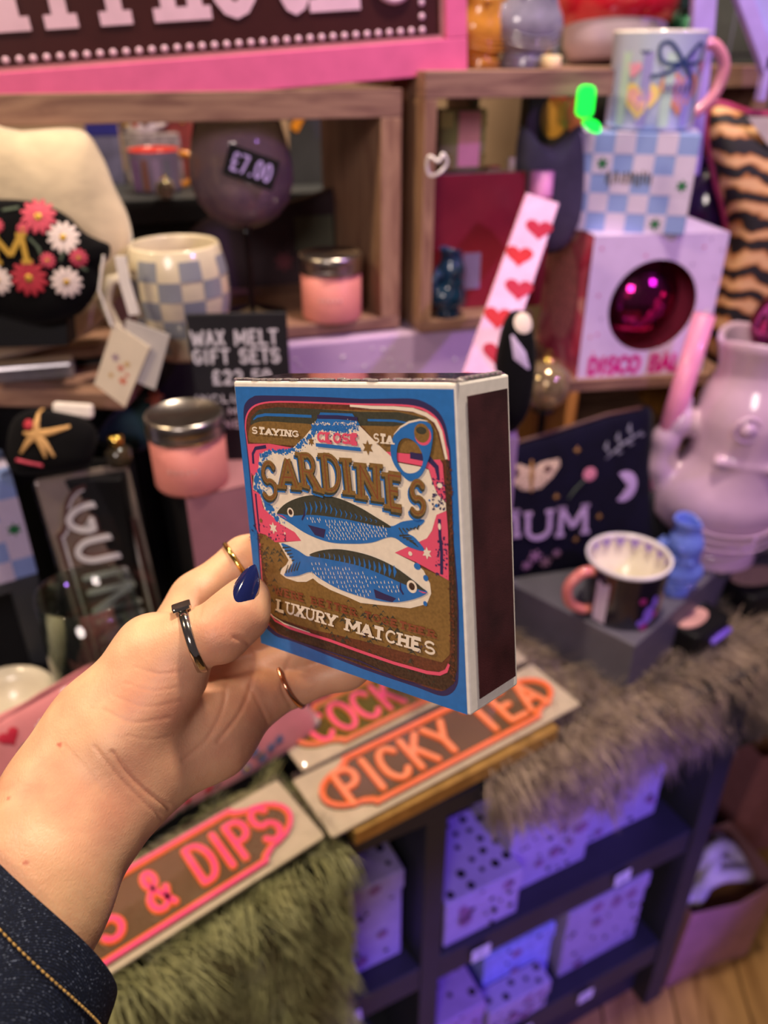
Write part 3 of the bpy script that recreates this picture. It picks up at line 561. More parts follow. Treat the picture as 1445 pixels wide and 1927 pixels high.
# ------------------------------------------------------------------ the person's hand and sleeve
def skin_material():
    m = bpy.data.materials.new('skin'); m.use_nodes = True; nt = m.node_tree; b = nt.nodes['Principled BSDF']
    tc = nt.nodes.new('ShaderNodeTexCoord'); n = nt.nodes.new('ShaderNodeTexNoise'); n.inputs['Scale'].default_value = 38; n.inputs['Detail'].default_value = 5
    nt.links.new(tc.outputs['Object'], n.inputs['Vector'])
    r = nt.nodes.new('ShaderNodeValToRGB'); r.color_ramp.elements[0].position = .3; r.color_ramp.elements[1].position = .72
    r.color_ramp.elements[0].color = (*lin('#cf9377'), 1); r.color_ramp.elements[1].color = (*lin('#e8ba94'), 1)
    nt.links.new(n.outputs['Fac'], r.inputs['Fac'])
    at = nt.nodes.new('ShaderNodeAttribute'); at.attribute_name = 'flush'
    mx = nt.nodes.new('ShaderNodeMix'); mx.data_type = 'RGBA'; mx.inputs['B'].default_value = (*lin('#c5735c'), 1)
    nt.links.new(at.outputs['Fac'], mx.inputs['Factor']); nt.links.new(r.outputs['Color'], mx.inputs['A']); nt.links.new(mx.outputs['Result'], b.inputs['Base Color'])
    b.inputs['Roughness'].default_value = .48; b.inputs['Subsurface Weight'].default_value = .22; b.inputs['Subsurface Scale'].default_value = .004; b.inputs['Subsurface Radius'].default_value = (1., .35, .2)
    v = nt.nodes.new('ShaderNodeTexVoronoi'); v.inputs['Scale'].default_value = 900; v.feature = 'DISTANCE_TO_EDGE'
    mp = nt.nodes.new('ShaderNodeMapping'); mp.inputs['Scale'].default_value = (1., .55, .8); nt.links.new(tc.outputs['Object'], mp.inputs['Vector']); nt.links.new(mp.outputs['Vector'], v.inputs['Vector'])
    n2 = nt.nodes.new('ShaderNodeTexNoise'); n2.inputs['Scale'].default_value = 160; n2.inputs['Detail'].default_value = 4; nt.links.new(tc.outputs['Object'], n2.inputs['Vector'])
    ad = nt.nodes.new('ShaderNodeMath'); ad.operation = 'MULTIPLY_ADD'; ad.inputs[1].default_value = .35; nt.links.new(v.outputs['Distance'], ad.inputs[0]); nt.links.new(n2.outputs['Fac'], ad.inputs[2])
    bp = nt.nodes.new('ShaderNodeBump'); bp.inputs['Strength'].default_value = .28; bp.inputs['Distance'].default_value = .0009
    nt.links.new(ad.outputs[0], bp.inputs['Height']); nt.links.new(bp.outputs['Normal'], b.inputs['Normal']); return m
SKIN = skin_material()
person = thing('person', 'hand with navy nails holding up the matchbox, arm in a dark denim sleeve', 'person', T(D(45, 1675, .285)))
PINV = person.matrix_world.inverted()
mm = .001
def J(x, y, d): return np.array(D(x, y, d))
def B3(u, v, w): return np.array(bpt(u, v, w))
limbs_palm = [  # (a, b, ra, rb) forearm, wrist and palm, melted together
 (J(-250, 2080, .235), J(10, 1652, .283), 25*mm, 21.5*mm), (J(-150, 2130, .235), J(80, 1700, .283), 25*mm, 21*mm),
 (J(10, 1652, .283), J(120, 1480, .303), 21.5*mm, 19*mm), (J(80, 1700, .283), J(190, 1520, .303), 21*mm, 18.5*mm),
 (J(120, 1480, .303), J(190, 1375, .312), 19*mm, 19*mm), (J(190, 1520, .303), J(262, 1440, .315), 18.5*mm, 19.5*mm),
 (J(190, 1375, .312), J(292, 1232, .313), 19*mm, 15.5*mm),                  # thumb metacarpal
 (J(240, 1375, .304), J(325, 1272, .306), 17*mm, 13.5*mm),                  # ball of the thumb
 (J(262, 1440, .315), J(395, 1378, .331), 19.5*mm, 17.5*mm), (J(395, 1378, .331), J(478, 1318, .345), 17.5*mm, 12*mm),   # heel of the hand to the little finger
 (J(240, 1400, .334), J(425, 1215, .364), 15*mm, 11*mm), (J(280, 1420, .336), J(460, 1270, .364), 15*mm, 11*mm),           # palm
 (J(250, 1350, .335), J(375, 1128, .352), 15*mm, 11.5*mm),                   # index metacarpal
 (J(300, 1235, .325), J(370, 1150, .345), 11*mm, 10*mm),                     # web
]
thumb = [(J(292, 1232, .313), J(350, 1202, .305), 14.5*mm, 10.4*mm), (J(350, 1202, .305), J(412, 1190, .301), 10.2*mm, 10.8*mm), (J(412, 1190, .301), J(452, 1152, .304), 11*mm, 10.8*mm), (J(452, 1152, .304), J(468, 1122, .307), 10.6*mm, 8*mm)]
gap = -BT-.0092
fingers = [
 [(J(375, 1128, .352), J(462, 1052, .357), 11.5*mm, 10*mm), (J(462, 1052, .357), B3(.038, .052, gap), 9.8*mm, 9.2*mm), (B3(.038, .052, gap), B3(.062, .058, gap), 9*mm, 8.3*mm), (B3(.062, .058, gap), B3(.078, .060, gap), 8.2*mm, 7*mm)],
 [(J(425, 1215, .357), B3(.022, .022, gap-.003), 11*mm, 9.8*mm), (B3(.022, .022, gap-.003), B3(.052, .030, gap), 9.6*mm, 9*mm), (B3(.052, .030, gap), B3(.074, .034, gap), 8.8*mm, 7.2*mm)],
 [(J(455, 1262, .357), B3(.020, .002, gap-.003), 11*mm, 9.5*mm), (B3(.020, .002, gap-.003), B3(.048, .008, gap), 9.4*mm, 8.8*mm), (B3(.048, .008, gap), B3(.068, .014, gap), 8.6*mm, 7*mm)],
 [(J(478, 1318, .345), J(560, 1283, .357), 11.5*mm, 10*mm), (J(560, 1283, .357), J(650, 1258, .358), 9.6*mm, 9.2*mm), (J(650, 1258, .358), J(735, 1215, .352), 9*mm, 7.5*mm)],
]
_BI = np.array(BOXI)
def hand_field(P):
    g = None
    for a, b_, ra, rb in limbs_palm:
        d = cone_sdf(P, a, b_, ra, rb); g = d if g is None else smin(g, d, .011)
    t = None
    for a, b_, ra, rb in thumb:
        d = cone_sdf(P, a, b_, ra, rb); t = d if t is None else smin(t, d, .005)
    g = smin(g, t, .007)
    fs = None
    for ch in fingers:
        f = None
        for a, b_, ra, rb in ch:
            d = cone_sdf(P, a, b_, ra, rb); f = d if f is None else smin(f, d, .004)
        fs = f if fs is None else smin(fs, f, .0012)
    g = smin(g, fs, .005)
    L = P@_BI[:3, :3].T+_BI[:3, 3]                            # the box presses its shape into the finger pads
    q = np.abs(L-np.array([BW/2, BH/2, -BT/2]))-np.array([BW/2, BH/2, BT/2]); bd = np.linalg.norm(np.maximum(q, 0), axis=-1)+np.minimum(q.max(-1), 0)
    return np.maximum(g, -(bd-.0003))
allp = np.array([p for l in limbs_palm+thumb+sum(fingers, []) for p in (l[0], l[1])])
_lo = allp.min(0)-.03; _hi = allp.max(0)+.03
V, Q = sdf_mesh(hand_field, _lo, _hi, .00098)
# smooth, then carve creases of palm, wrist and thumb as shallow folds
def vnormals(V, Q):
    n = np.cross(V[Q[:, 2]]-V[Q[:, 0]], V[Q[:, 3]]-V[Q[:, 1]]); N = np.zeros_like(V)
    for i in range(4): np.add.at(N, Q[:, i], n)
    return N/np.maximum(np.linalg.norm(N, axis=1), 1e-12)[:, None]
def laplace(V, Q, k, lam=.5):
    for _ in range(k):
        S = np.zeros_like(V); C = np.zeros(len(V))
        for i in range(4):
            a, b_ = Q[:, i], Q[:, (i+1) % 4]; np.add.at(S, a, V[b_]); np.add.at(S, b_, V[a]); np.add.at(C, a, 1); np.add.at(C, b_, 1)
        V = V+lam*(S/C[:, None]-V)
    return V
V = laplace(V, Q, 5)
N = vnormals(V, Q)
rel = V-np.array(CAM); cF = np.array((0, math.cos(PITCH), -math.sin(PITCH))); cU = np.array((0, math.sin(PITCH), math.cos(PITCH)))
dd = rel@cF; PX = CX+F_PX*rel[:, 0]/dd; PY = CY-F_PX*(rel@cU)/dd; face = np.clip(-(N*rel).sum(1)/np.linalg.norm(rel, axis=1)*2, 0, 1)
def crease(pts, depth, wid, bulge=.12):
    pts = np.array(crom(pts, 5, False)); a = pts[:-1]; d = pts[1:]-a; best = np.full(len(PX), 1e9); P2 = np.stack([PX, PY], 1)
    for i in range(len(a)):
        t = np.clip(((P2-a[i])@d[i])/max(d[i]@d[i], 1e-9), 0, 1); best = np.minimum(best, np.linalg.norm(P2-a[i]-t[:, None]*d[i], axis=1))
    return -depth*np.exp(-(best/wid)**2)+depth*bulge*np.exp(-((best-2.2*wid)/(1.3*wid))**2)
disp = np.zeros(len(V)); flush = np.zeros(len(V))
for pts, dep, wd in [
   ([(410, 1395), (455, 1335), (475, 1270), (470, 1215), (440, 1200)], 1.3, 7), ([(345, 1430), (390, 1390), (420, 1330), (425, 1275)], 1.0, 7), ([(510, 1375), (490, 1330), (470, 1290)], .7, 6),
   ([(212, 1415), (240, 1455), (275, 1490), (318, 1520)], 1.5, 6), ([(178, 1405), (225, 1465), (270, 1510), (305, 1540)], 1.0, 5), ([(120, 1400), (165, 1450), (205, 1505), (235, 1560)], .5, 4),
   ([(255, 1255), (300, 1268), (350, 1262)], .45, 5), ([(235, 1285), (290, 1300), (350, 1290)], .35, 5), ([(215, 1310), (275, 1330), (345, 1318)], .4, 6), ([(195, 1335), (250, 1360), (320, 1350)], .5, 6), ([(240, 1385), (290, 1392), (350, 1375)], .35, 5),
   ([(388, 1150), (394, 1172), (390, 1195)], .5, 3.5), ([(402, 1148), (409, 1170), (407, 1192)], .5, 3.5), ([(416, 1150), (422, 1168), (420, 1185)], .35, 3.5),
   ([(545, 1240), (530, 1290), (548, 1330)], .8, 6), ([(372, 1108), (380, 1135), (375, 1160)], .5, 6)]:
    disp += crease(pts, dep*mm*.36, wd*.55); flush += .13*crease(pts, -1, wd*.7, 0)*dep
for cx, cy, r, w in ((445, 1170, 60, .35), (430, 1330, 90, .22), (560, 1290, 60, .3), (300, 1290, 70, .12)): flush += w*np.exp(-(((PX-cx)**2+(PY-cy)**2)/r**2))
V = V+N*(disp*face)[:, None]
for cx, cy, r in ((112, 1402, 4.5), (49, 1623, 5), (15, 1503, 3)): flush += 1.4*np.exp(-(((PX-cx)**2+(PY-cy)**2)/r**2)**2)
V = V-np.array(person.matrix_world.translation)
hand = mesh_np('hand_and_forearm', V, Q, SKIN, person)
fl = hand.data.attributes.new('flush', 'FLOAT', 'POINT'); fl.data.foreach_set('value', np.clip(flush*face, 0, 1).astype(np.float32))
sub = hand.modifiers.new('smooth', 'SUBSURF'); sub.levels = 1; sub.render_levels = 1
def world_part(mb, name, mat, parent, **k):                   # geometry given in the world, kept under its thing
    inv = parent.matrix_world.inverted(); mb.v = [tuple(inv @ Vector(p)) for p in mb.v]; return mb.build(name, mat, parent, **k)
# painted nail: a curved almond plate
def nail(base, tip, nrm, wid, name, mat):
    base, tip, nrm = Vector(base), Vector(tip), Vector(nrm).normalized(); ax = (tip-base); L = ax.length; ax.normalize(); side = ax.cross(nrm).normalized(); nrm = side.cross(ax); b = MB(); vs = []; fs = []; nu, nv = 20, 12
    for lay_ in (0, 1):
        for j in range(nu+1):
            t = j/nu; w = wid/2*min(1, math.sqrt(max(0, 1-(1-min(t/.22, 1))**2)))*(1 if t < .45 else max(.06, math.cos((t-.45)/.55*math.pi/2)**.8)); w = max(w, wid*.03)
            for i in range(nv+1):
                s = i/nv*2-1; p = base+ax*(t*L)+side*(s*w)+nrm*(.0016-.0036*(s*w/(wid/2))**2-.0018*(t-.45)**2*2.2-(.0012 if lay_ else 0)); vs.append(p)
    k = (nu+1)*(nv+1)
    for l in (0, 1):
        for j in range(nu):
            for i in range(nv):
                a = l*k+j*(nv+1)+i; q = (a, a+1, a+nv+2, a+nv+1); fs.append(q if not l else q[::-1])
    for j in range(nu):
        for i in (0, nv):
            a = j*(nv+1)+i; q = (a, a+nv+1, a+nv+1+k, a+k); fs.append(q if i else q[::-1])
    b.add(vs, fs); return world_part(b, name, mat, person, smooth=True)
VARN = M('nail_varnish', '#141d52', .12, coat=1., var=.05)
def hit(x, y, d0=.25, d1=.36):
    t = np.linspace(d0, d1, 900); P = np.array([CAM])+np.outer(t, np.array(ray(x, y))); f = hand_field(P); k = np.argmax(f < 0); return t[k] if f[k] < 0 else None
_h0 = hit(447, 1132); _h1 = hit(458, 1102)
nl = nail(D(443, 1137, _h0+.0006), D(480, 1063, _h1+.0012), Vector(-ray(455, 1095)).normalized()+(_cr @ Vector((-.38, .12, 0))), .0098, 'thumb_nail', VARN); nl['label'] = 'long almond thumb nail in glossy navy'
# rings
GOLD = M('ring_gold', '#e6c068', .16, metal=1., var=.02); SILV = M('ring_silver', '#c9c4b8', .12, metal=1., var=.02); ROSE = M('ring_rose_gold', '#e0a080', .18, metal=1., var=.02)
def _surf(c, d, r0):
    t = r0*.6+np.arange(60)*(r0*.8/60); P = np.array(c)+np.outer(t, np.array(d)); f = hand_field(P); k = np.argmax(f > 0); return t[k] if f[k] > 0 else r0*1.25
def band(name, label, c, ax, r, w, th, mat, group=None):
    c = Vector(c); ax = Vector(ax).normalized(); m = Matrix.Translation(c) @ ax.to_track_quat('Z', 'Y').to_matrix().to_4x4(); m3 = m.to_3x3(); n = 64
    rr = np.array([min(_surf(c, m3 @ Vector((math.cos(2*math.pi*i/n), math.sin(2*math.pi*i/n), 0)), r), r*1.22) for i in range(n)])
    for _ in range(10): rr = np.maximum(rr, .5*rr+.25*(np.roll(rr, 1)+np.roll(rr, -1)))
    o = thing(name, label, 'ring', m, group); b = MB(); vs = []; fs = []
    prof = [(.0, -w/2), (th*.8, -w/2*.85), (th, 0), (th*.8, w/2*.85), (.0, w/2), (-.0004, 0)]
    for dr, z in prof:
        for i in range(n):
            a = 2*math.pi*i/n; q = rr[i]+dr+.0002; vs.append((q*math.cos(a), q*math.sin(a), z))
    for j in range(len(prof)):
        for i in range(n): fs.append((j*n+i, j*n+(i+1) % n, ((j+1) % len(prof))*n+(i+1) % n, ((j+1) % len(prof))*n+i))
    b.add(vs, fs); b.build('band', mat, o, smooth=True); o['_r'] = 0; del o['_r']; return o, m, rr
def mid(l, t): return l[0]*(1-t)+l[1]*t
thr, thm, trr = band('ring', 'silver signet ring with a small flat top on the thumb', mid(thumb[1], .18), np.array(_cr @ Vector((.93, .30, -.22))), .0108, .0038, .0011, SILV)
b = MB(); tm = Matrix.Rotation(math.radians(0), 4, 'Z')
b.prism(rrect(-.0036, .0036, -.0036, .0036, .001), 0, .0016); top = b.build('signet_top', SILV, thr, bevel=.0003)
upc = (thm.inverted().to_3x3() @ (_cr @ Vector((-.28, .92, .28)))); an = math.atan2(upc.y, upc.x)
top.matrix_local = Matrix.Rotation(an, 4, 'Z') @ Matrix.Translation((trr[int(an/(2*math.pi)*64) % 64]+.0008, 0, 0)) @ Matrix.Rotation(math.pi/2, 4, 'Y')
l = fingers[0][0]; band('ring', 'plain thin gold ring on the index finger behind the box edge', mid(l, .86), l[1]-l[0]+np.array(_cr @ Vector((.006, 0, 0))), .0103, .0022, .0009, GOLD)
l = fingers[3][0]; band('ring', 'thin rose gold ring on the finger under the box', mid(l, .86), l[1]-l[0]+np.array(_cr @ Vector((0, .004, .012))), .0108, .0018, .0008, ROSE)
# denim sleeve
def denim_material():
    m = bpy.data.materials.new('denim'); m.use_nodes = True; nt = m.node_tree; b = nt.nodes['Principled BSDF']; tc = nt.nodes.new('ShaderNodeTexCoord')
    mp = nt.nodes.new('ShaderNodeMapping'); mp.inputs['Rotation'].default_value = (.3, .5, .95); nt.links.new(tc.outputs['Object'], mp.inputs['Vector'])
    w = nt.nodes.new('ShaderNodeTexWave'); w.inputs['Scale'].default_value = 900; w.inputs['Distortion'].default_value = 5.; w.inputs['Detail Scale'].default_value = 3; nt.links.new(mp.outputs['Vector'], w.inputs['Vector'])
    n = nt.nodes.new('ShaderNodeTexNoise'); n.inputs['Scale'].default_value = 1300; nt.links.new(tc.outputs['Object'], n.inputs['Vector'])
    mu = nt.nodes.new('ShaderNodeMath'); mu.operation = 'MULTIPLY'; nt.links.new(w.outputs['Fac'], mu.inputs[0]); nt.links.new(n.outputs['Fac'], mu.inputs[1])
    r = nt.nodes.new('ShaderNodeValToRGB'); e = r.color_ramp.elements; e[0].position = .12; e[1].position = .55; e[0].color = (*lin('#070b18'), 1); e[1].color = (*lin('#131c36'), 1); k = e.new(.70); k.color = (*lin('#8591ac'), 1)
    nt.links.new(mu.outputs[0], r.inputs['Fac']); nt.links.new(r.outputs['Color'], b.inputs['Base Color']); b.inputs['Roughness'].default_value = .8; b.inputs['Specular IOR Level'].default_value = .2
    bp = nt.nodes.new('ShaderNodeBump'); bp.inputs['Strength'].default_value = .5; bp.inputs['Distance'].default_value = .0004; nt.links.new(mu.outputs[0], bp.inputs['Height']); nt.links.new(bp.outputs['Normal'], b.inputs['Normal']); return m
DENIM = denim_material()
# cuff rim: an oval hoop round the forearm, seen from (0,1592) to (222,1862)
ca, cb = D(-135, 1508, .288), D(222, 1862, .262); cc = (ca+cb)/2; mj = (cb-ca)/2
axd = (Vector(D(120, 1480, .303))-Vector(D(-20, 1760, .268))).normalized(); mj = mj-axd*mj.dot(axd)*.0; mn = mj.cross(axd).normalized()*.034
if mn.dot(CAM-cc) < 0: mn = -mn
def cuff_ring(t, grow): 
    c = cc-axd*t; return [c+mj*(1+grow)*math.cos(a)+mn*(1+grow)*math.sin(a)+axd*(.0012*math.sin(3*a+t*60)) for a in [2*math.pi*i/72 for i in range(72)]]
b = MB(); rings = [cuff_ring(.012, -.10), cuff_ring(.001, -.05), cuff_ring(-.0006, -.015), cuff_ring(0, 0), cuff_ring(.002, .012), cuff_ring(.0125, .02), cuff_ring(.0140, .008), cuff_ring(.016, .012), cuff_ring(.05, .04), cuff_ring(.09, .07), cuff_ring(.16, .10)]
vs = sum(rings, []); n = 72; fs = [(j*n+i, j*n+(i+1) % n, (j+1)*n+(i+1) % n, (j+1)*n+i) for j in range(len(rings)-1) for i in range(n)]
b.add(vs, fs); slv = world_part(b, 'sleeve', DENIM, person, smooth=True); slv['label'] = 'dark indigo denim cuff'
sv = slv.modifiers.new('smooth', 'SUBSURF'); sv.levels = 1; sv.render_levels = 2
THR = M('thread_ochre', '#b08c4c', .7, var=.2, scale=900)
b = MB(); hoop = [cc-axd*.0125+mj*1.026*math.cos(a)+mn*1.026*math.sin(a)+axd*(.0012*math.sin(3*a+.0125*60)) for a in [2*math.pi*i/300 for i in range(300)]]
for i in range(0, 300, 2):
    p, q = hoop[i], hoop[(i+1) % 300]; q = p+(q-p)*1.55; b.tube([p, (p+q)/2+(p-cc).normalized()*.0004, q], [.00025, .0004, .00025], 6)
inv = slv.matrix_world.inverted(); pm = person.matrix_world.inverted(); b.v = [tuple(pm @ Vector(p)) for p in b.v]; b.build('stitching', THR, slv, smooth=True)
# ------------------------------------------------------------------ fur throws
def fur(name, label, surf, n, length, mats, wid=.0011, clump=.012, group=None, lift=.35):
    o = thing(name, label, 'throw', None, group)
    nu, nv = 40, 30; b = MB(); vs = [surf(i/nu, j/nv)[0]-surf(i/nu, j/nv)[1]*.004 for j in range(nv+1) for i in range(nu+1)]
    b.add(vs, [(j*(nu+1)+i, j*(nu+1)+i+1, (j+1)*(nu+1)+i+1, (j+1)*(nu+1)+i) for j in range(nv) for i in range(nu)]); b.build('hide', mats[0], o, smooth=True)
    r = np.random.default_rng(n); V = []; Fc = []; U = r.random(n); Vv = r.random(n); nc = max(60, n//26)
    cu, cv = r.random(nc), r.random(nc); cd = r.normal(0, 1, (nc, 3))
    for k in range(n):
        c = int(np.argmin((cu[(k*7) % nc-min(20, nc):][:20]-U[k])**2)) if 0 else k % nc
        u = min(1, max(0, cu[c]+r.normal(0, .012))); v = min(1, max(0, cv[c]+r.normal(0, .018)))
        p, nn, dn = surf(u, v); d = nn*lift+dn*.75+Vector(cd[c])*.34+Vector(r.normal(0, .12, 3)); d.normalize(); L = length*r.uniform(.6, 1.15)
        sd = d.cross(nn); sd = sd.normalized() if sd.length > 1e-5 else Vector((1, 0, 0)); q = len(V)
        cvx = Vector(cd[(c*3) % nc])*.25
        for s, w in ((0, 1), (.35, .9), (.7, .6), (1, 0)):
            x = p+d*(L*s)+(dn*.5+cvx-nn*.25)*(L*s*s*.6)
            if w: V.append(x-sd*(wid*w/2)); V.append(x+sd*(wid*w/2))
            else: V.append(x)
        Fc += [(q, q+1, q+3, q+2), (q+2, q+3, q+5, q+4), (q+4, q+5, q+6)]
    me = bpy.data.meshes.new('pile'); me.from_pydata([tuple(x) for x in V], [], Fc); me.update(); me.polygons.foreach_set('use_smooth', [True]*len(me.polygons))
    p = link('pile', me, mats[1], o); p['kind'] = 'stuff'; return o
def fold_surf(a, bb, back, drop, top_z, r=.02, prof=lambda u: 1.):      # a throw over an edge a->bb: flat behind it, hanging in front
    a, bb = Vector(a), Vector(bb); e = (bb-a); L = e.length; en = e.normalized(); inn = Vector((-en.y, en.x, 0))
    tot = back+r*1.57+drop
    def f(u, v):
        s = v*tot; base = a+e*u; wob = .006*math.sin(u*17)+.004*math.sin(u*41+1)
        if s < back: return base+inn*(back-s+r)+Vector((0, 0, top_z)), Vector((0, 0, 1)), -inn*.7+en*.5*math.sin(u*9+s*30)
        if s < back+r*1.57:
            t = (s-back)/r; return base+inn*(r-r*math.sin(t))+Vector((0, 0, top_z-r+r*math.cos(t))), (Vector((0, 0, 1))*math.cos(t)-inn*math.sin(t)), (-inn*math.cos(t)-Vector((0, 0, 1))*math.sin(t))
        d = s-back-r*1.57; return base-inn*(wob)+Vector((0, 0, top_z-r-d*prof(u)*(1+.12*math.sin(u*13)))), -inn, Vector((0, 0, -1))+en*.25*math.sin(u*23)
    return f
FG0 = M('fur_green_hide', '#3a3a22', .9); FG1 = M('fur_green', '#9a9866', .6, var=.2, scale=55, sheen=.3, col2='#6a6a3e')
FT0 = M('fur_taupe_hide', '#2c2420', .9); FT1 = M('fur_taupe', '#b09a84', .6, var=.2, scale=45, sheen=.3, col2='#6b574a')
ed = Vector((math.cos(math.radians(38.7)), math.sin(math.radians(38.7)), 0)); q1 = Vector((-.040, .474, 0))
db = thing('display_board', 'black board on the table edge under the olive fur throw', 'board')
b = MB(); inn = Vector((-ed.y, ed.x, 0)); pp = [q1+ed*(-.01)+inn*.03, q1-ed*.42+inn*.03, q1-ed*.42+inn*.30, q1-ed*.01+inn*.13]
b.prism([(p.x, p.y) for p in pp], .7105, .722); b.build('panel', M('board_black', '#101012', .6), db)
fur('fur_throw', 'olive green long-haired fur throw hanging over the front table edge', fold_surf(q1-ed*.46, q1+ed*.012, .10, .34, .727), 26000, .034, (FG0, FG1), .0013)
s0 = P0+E1*.155+N1*(-.002); s1 = P0+E1*1.15+N1*.05
fur('fur_throw', 'taupe long-haired fur throw over the right-hand table edge beside the grey riser', fold_surf(s0, s1, .34, .10, .718, .02, lambda u: min(1, .15+u*4.5)), 54000, .040, (FT0, FT1), .0015)
# ------------------------------------------------------------------ boxed acrylic signs
def marquee(L, Wd, a, n=8):
    h = Wd/2; out = []
    def end(sx):
        pts = [(L/2-a*1.35, h), (L/2-a*1.25, h*.86), (L/2-a*.98, h*.72)]
        for i in range(n+1):
            t = math.radians(75-150*i/n); pts.append((L/2-a*1.05+a*1.05*math.cos(t), h*.72*math.sin(t)))
        pts += [(L/2-a*.98, -h*.72), (L/2-a*1.25, -h*.86), (L/2-a*1.35, -h)]
        return [(sx*x, y) for x, y in pts]
    return end(1)+end(-1)[::-1]
def inset(poly, k, L, Wd): return [(x*(1-2*k/L), y*(1-2*k/Wd)) for x, y in poly]
CLEAR = clear_mat('clear_film')
def ringpoly(b, po, pi_, z0, z1):
    n = len(po); vs = [(p[0], p[1], z) for z in (z0, z1) for p in po]+[(p[0], p[1], z) for z in (z0, z1) for p in pi_]; o = 2*n; fs = []
    for i in range(n):
        j = (i+1) % n; fs += [(n+i, n+j, o+n+j, o+n+i), (i, j, n+j, n+i), (o+j, o+i, o+n+i, o+n+j), (j, i, o+i, o+j)]
    b.add(vs, fs)
def sign(label, mat4, L, Wd, words, plate, rim1, rim2, let1, let2, card, spread=.86, lh=.52, wl=.0074, film=True, shadow=None):
    o = thing('acrylic_sign', label, 'sign', mat4, 'boxed acrylic wall signs')
    b = MB(); b.prism(rrect(-L/2, L/2, -Wd/2, Wd/2, .003), 0, .003); b.build('backing_card', card, o, bevel=.0006)
    mL, mW = L*.93, Wd*.86; mq = marquee(mL, mW, Wd*.40)
    b = MB(); b.prism(mq, .003, .0055); b.build('plate', plate, o)
    b = MB(); ringpoly(b, mq, inset(mq, .0034, mL, mW), .0055, .0085); b.build('outer_rim', rim1, o)
    b = MB(); ringpoly(b, inset(mq, .0036, mL, mW), inset(mq, .0058, mL, mW), .0055, .0075); b.build('inner_rim', rim2, o)
    hh = Wd*lh/2; q = rq(-mL/2*spread, mL/2*spread, -hh, hh)
    for c, qq in text_quads(words, q, .26):
        if c == ' ': continue
        lt = print_on('letter', glyph_polys(c, qq, wl, 0, True), let1, o, .0055, None, .0022)
        print_on('letter_face', glyph_polys(c, qq, wl*.60, 0, True), let2, lt, .0078, None, .0009)
    if film:
        b = MB(); b.prism(rrect(-L/2-.0012, L/2+.0012, -Wd/2-.0012, Wd/2+.0012, .004), -.0006, .0118); b.build('clear_film', CLEAR, o, bevel=.0022)
    return o
CARD = M('sign_card', '#c4b49c', .6, var=.05); MIRB = M('mirror_brown', '#8a6e52', .2, metal=.55, var=.08, scale=12); GMIR = M('mirror_gold', '#b98a3a', .12, metal=.9, var=.12, scale=10)
NPINK = M('acrylic_pink', '#ff4f8a', .3, coat=.6, var=.03, emit='#ff3f7c', estr=.0); NORG = M('acrylic_orange', '#ff7a2e', .3, coat=.6, var=.04); AMB = M('acrylic_amber', '#e08a34', .25, coat=.7, var=.06)
SALM = M('acrylic_salmon', '#ff7f5a', .3, coat=.6, var=.04); OLV = M('mirror_olive', '#a39a3c', .12, metal=.8, var=.15, scale=14)
def on_table(pl, pr, z, L, Wd):                               # front-left corner, a point further along the front edge
    a = Z(*pl, z); c = Z(*pr, z); x = (c-a).normalized(); return frame3(a, x, Vector((-x.y, x.x, 0))) 
m = on_table((625, 1580), (1085, 1332), .742, 0, 0)
b = MB(); b.prism(rrect(0, .25, 0, .05, .003), 0, .017); gb = b.build('gold_sign_box', M('gold_board', '#c49a55', .3, metal=.5, var=.12, scale=60)); gb.matrix_world = on_table((668, 1592), (1090, 1372), .7225, 0, 0); tag(gb, 'flat gold board lying at the table edge beneath the orange sign', 'board')
sign('long boxed sign reading PICKY TEA in orange letters at the table edge', m @ Matrix.Translation((.156, .039, 0)), .312, .078, 'PICKY TEA', MIRB, SALM, NORG, NORG, M('acrylic_peach', '#ff9a6e', .3, coat=.6, var=.04), CARD)
m2 = on_table((572, 1458), (1040, 1222), .742, 0, 0)
sign('long boxed sign with pink letters and olive mirror lying behind the orange sign', m2 @ Matrix.Translation((.150, .041, 0)), .30, .078, 'COCKTAILS', OLV, SALM, AMB, AMB, NPINK, CARD)
m3 = on_table((215, 1832), (607, 1580), .742, 0, 0); m3 = m3 @ Matrix.Translation((.198, 0, 0))
sign('long boxed sign reading CHIPS AND DIPS in hot pink letters under the wrist', m3 @ Matrix.Translation((-.156, .041, 0)), .312, .082, 'CHIPS & DIPS', MIRB, NPINK, NORG, NORG, NPINK, CARD, spread=.88, lh=.48)
# ------------------------------------------------------------------ pink pouch, bowl
def pouch_mesh(outline, thick, n=14, m=None):                  # a stuffed flat bag over an outline
    c = np.mean(np.array(outline), 0); vs = []; fs = []; k = len(outline)
    for sgn in (1, -1):
        base = len(vs)
        for j in range(n+1):
            t = j/n
            for p in outline: vs.append((c[0]+(p[0]-c[0])*t, c[1]+(p[1]-c[1])*t, sgn*thick/2*math.sqrt(max(0, 1-t**3.2))))
        for j in range(n):
            for i in range(k):
                q = (base+j*k+i, base+j*k+(i+1) % k, base+(j+1)*k+(i+1) % k, base+(j+1)*k+i); fs.append(q if sgn > 0 else q[::-1])
    b = MB(); b.add(vs, fs, m); return b
def pz(outline, thick, x, y):                                  # height of the bag's upper side
    c = np.mean(np.array(outline), 0); d = np.array((x, y))-c; a = math.atan2(d[1], d[0]); best = 1e9
    for p, q in zip(outline, outline[1:]+outline[:1]):
        p, q = np.array(p)-c, np.array(q)-c; e = q-p; den = d[0]*e[1]-d[1]*e[0]
        if abs(den) < 1e-12: continue
        s = (p[0]*e[1]-p[1]*e[0])/den; t = (p[0]*d[1]-p[1]*d[0])/den
        if s > 0 and 0 <= t <= 1: best = min(best, s)
    t = min(1, 1/best); return thick/2*math.sqrt(max(0, 1-t**3.2))
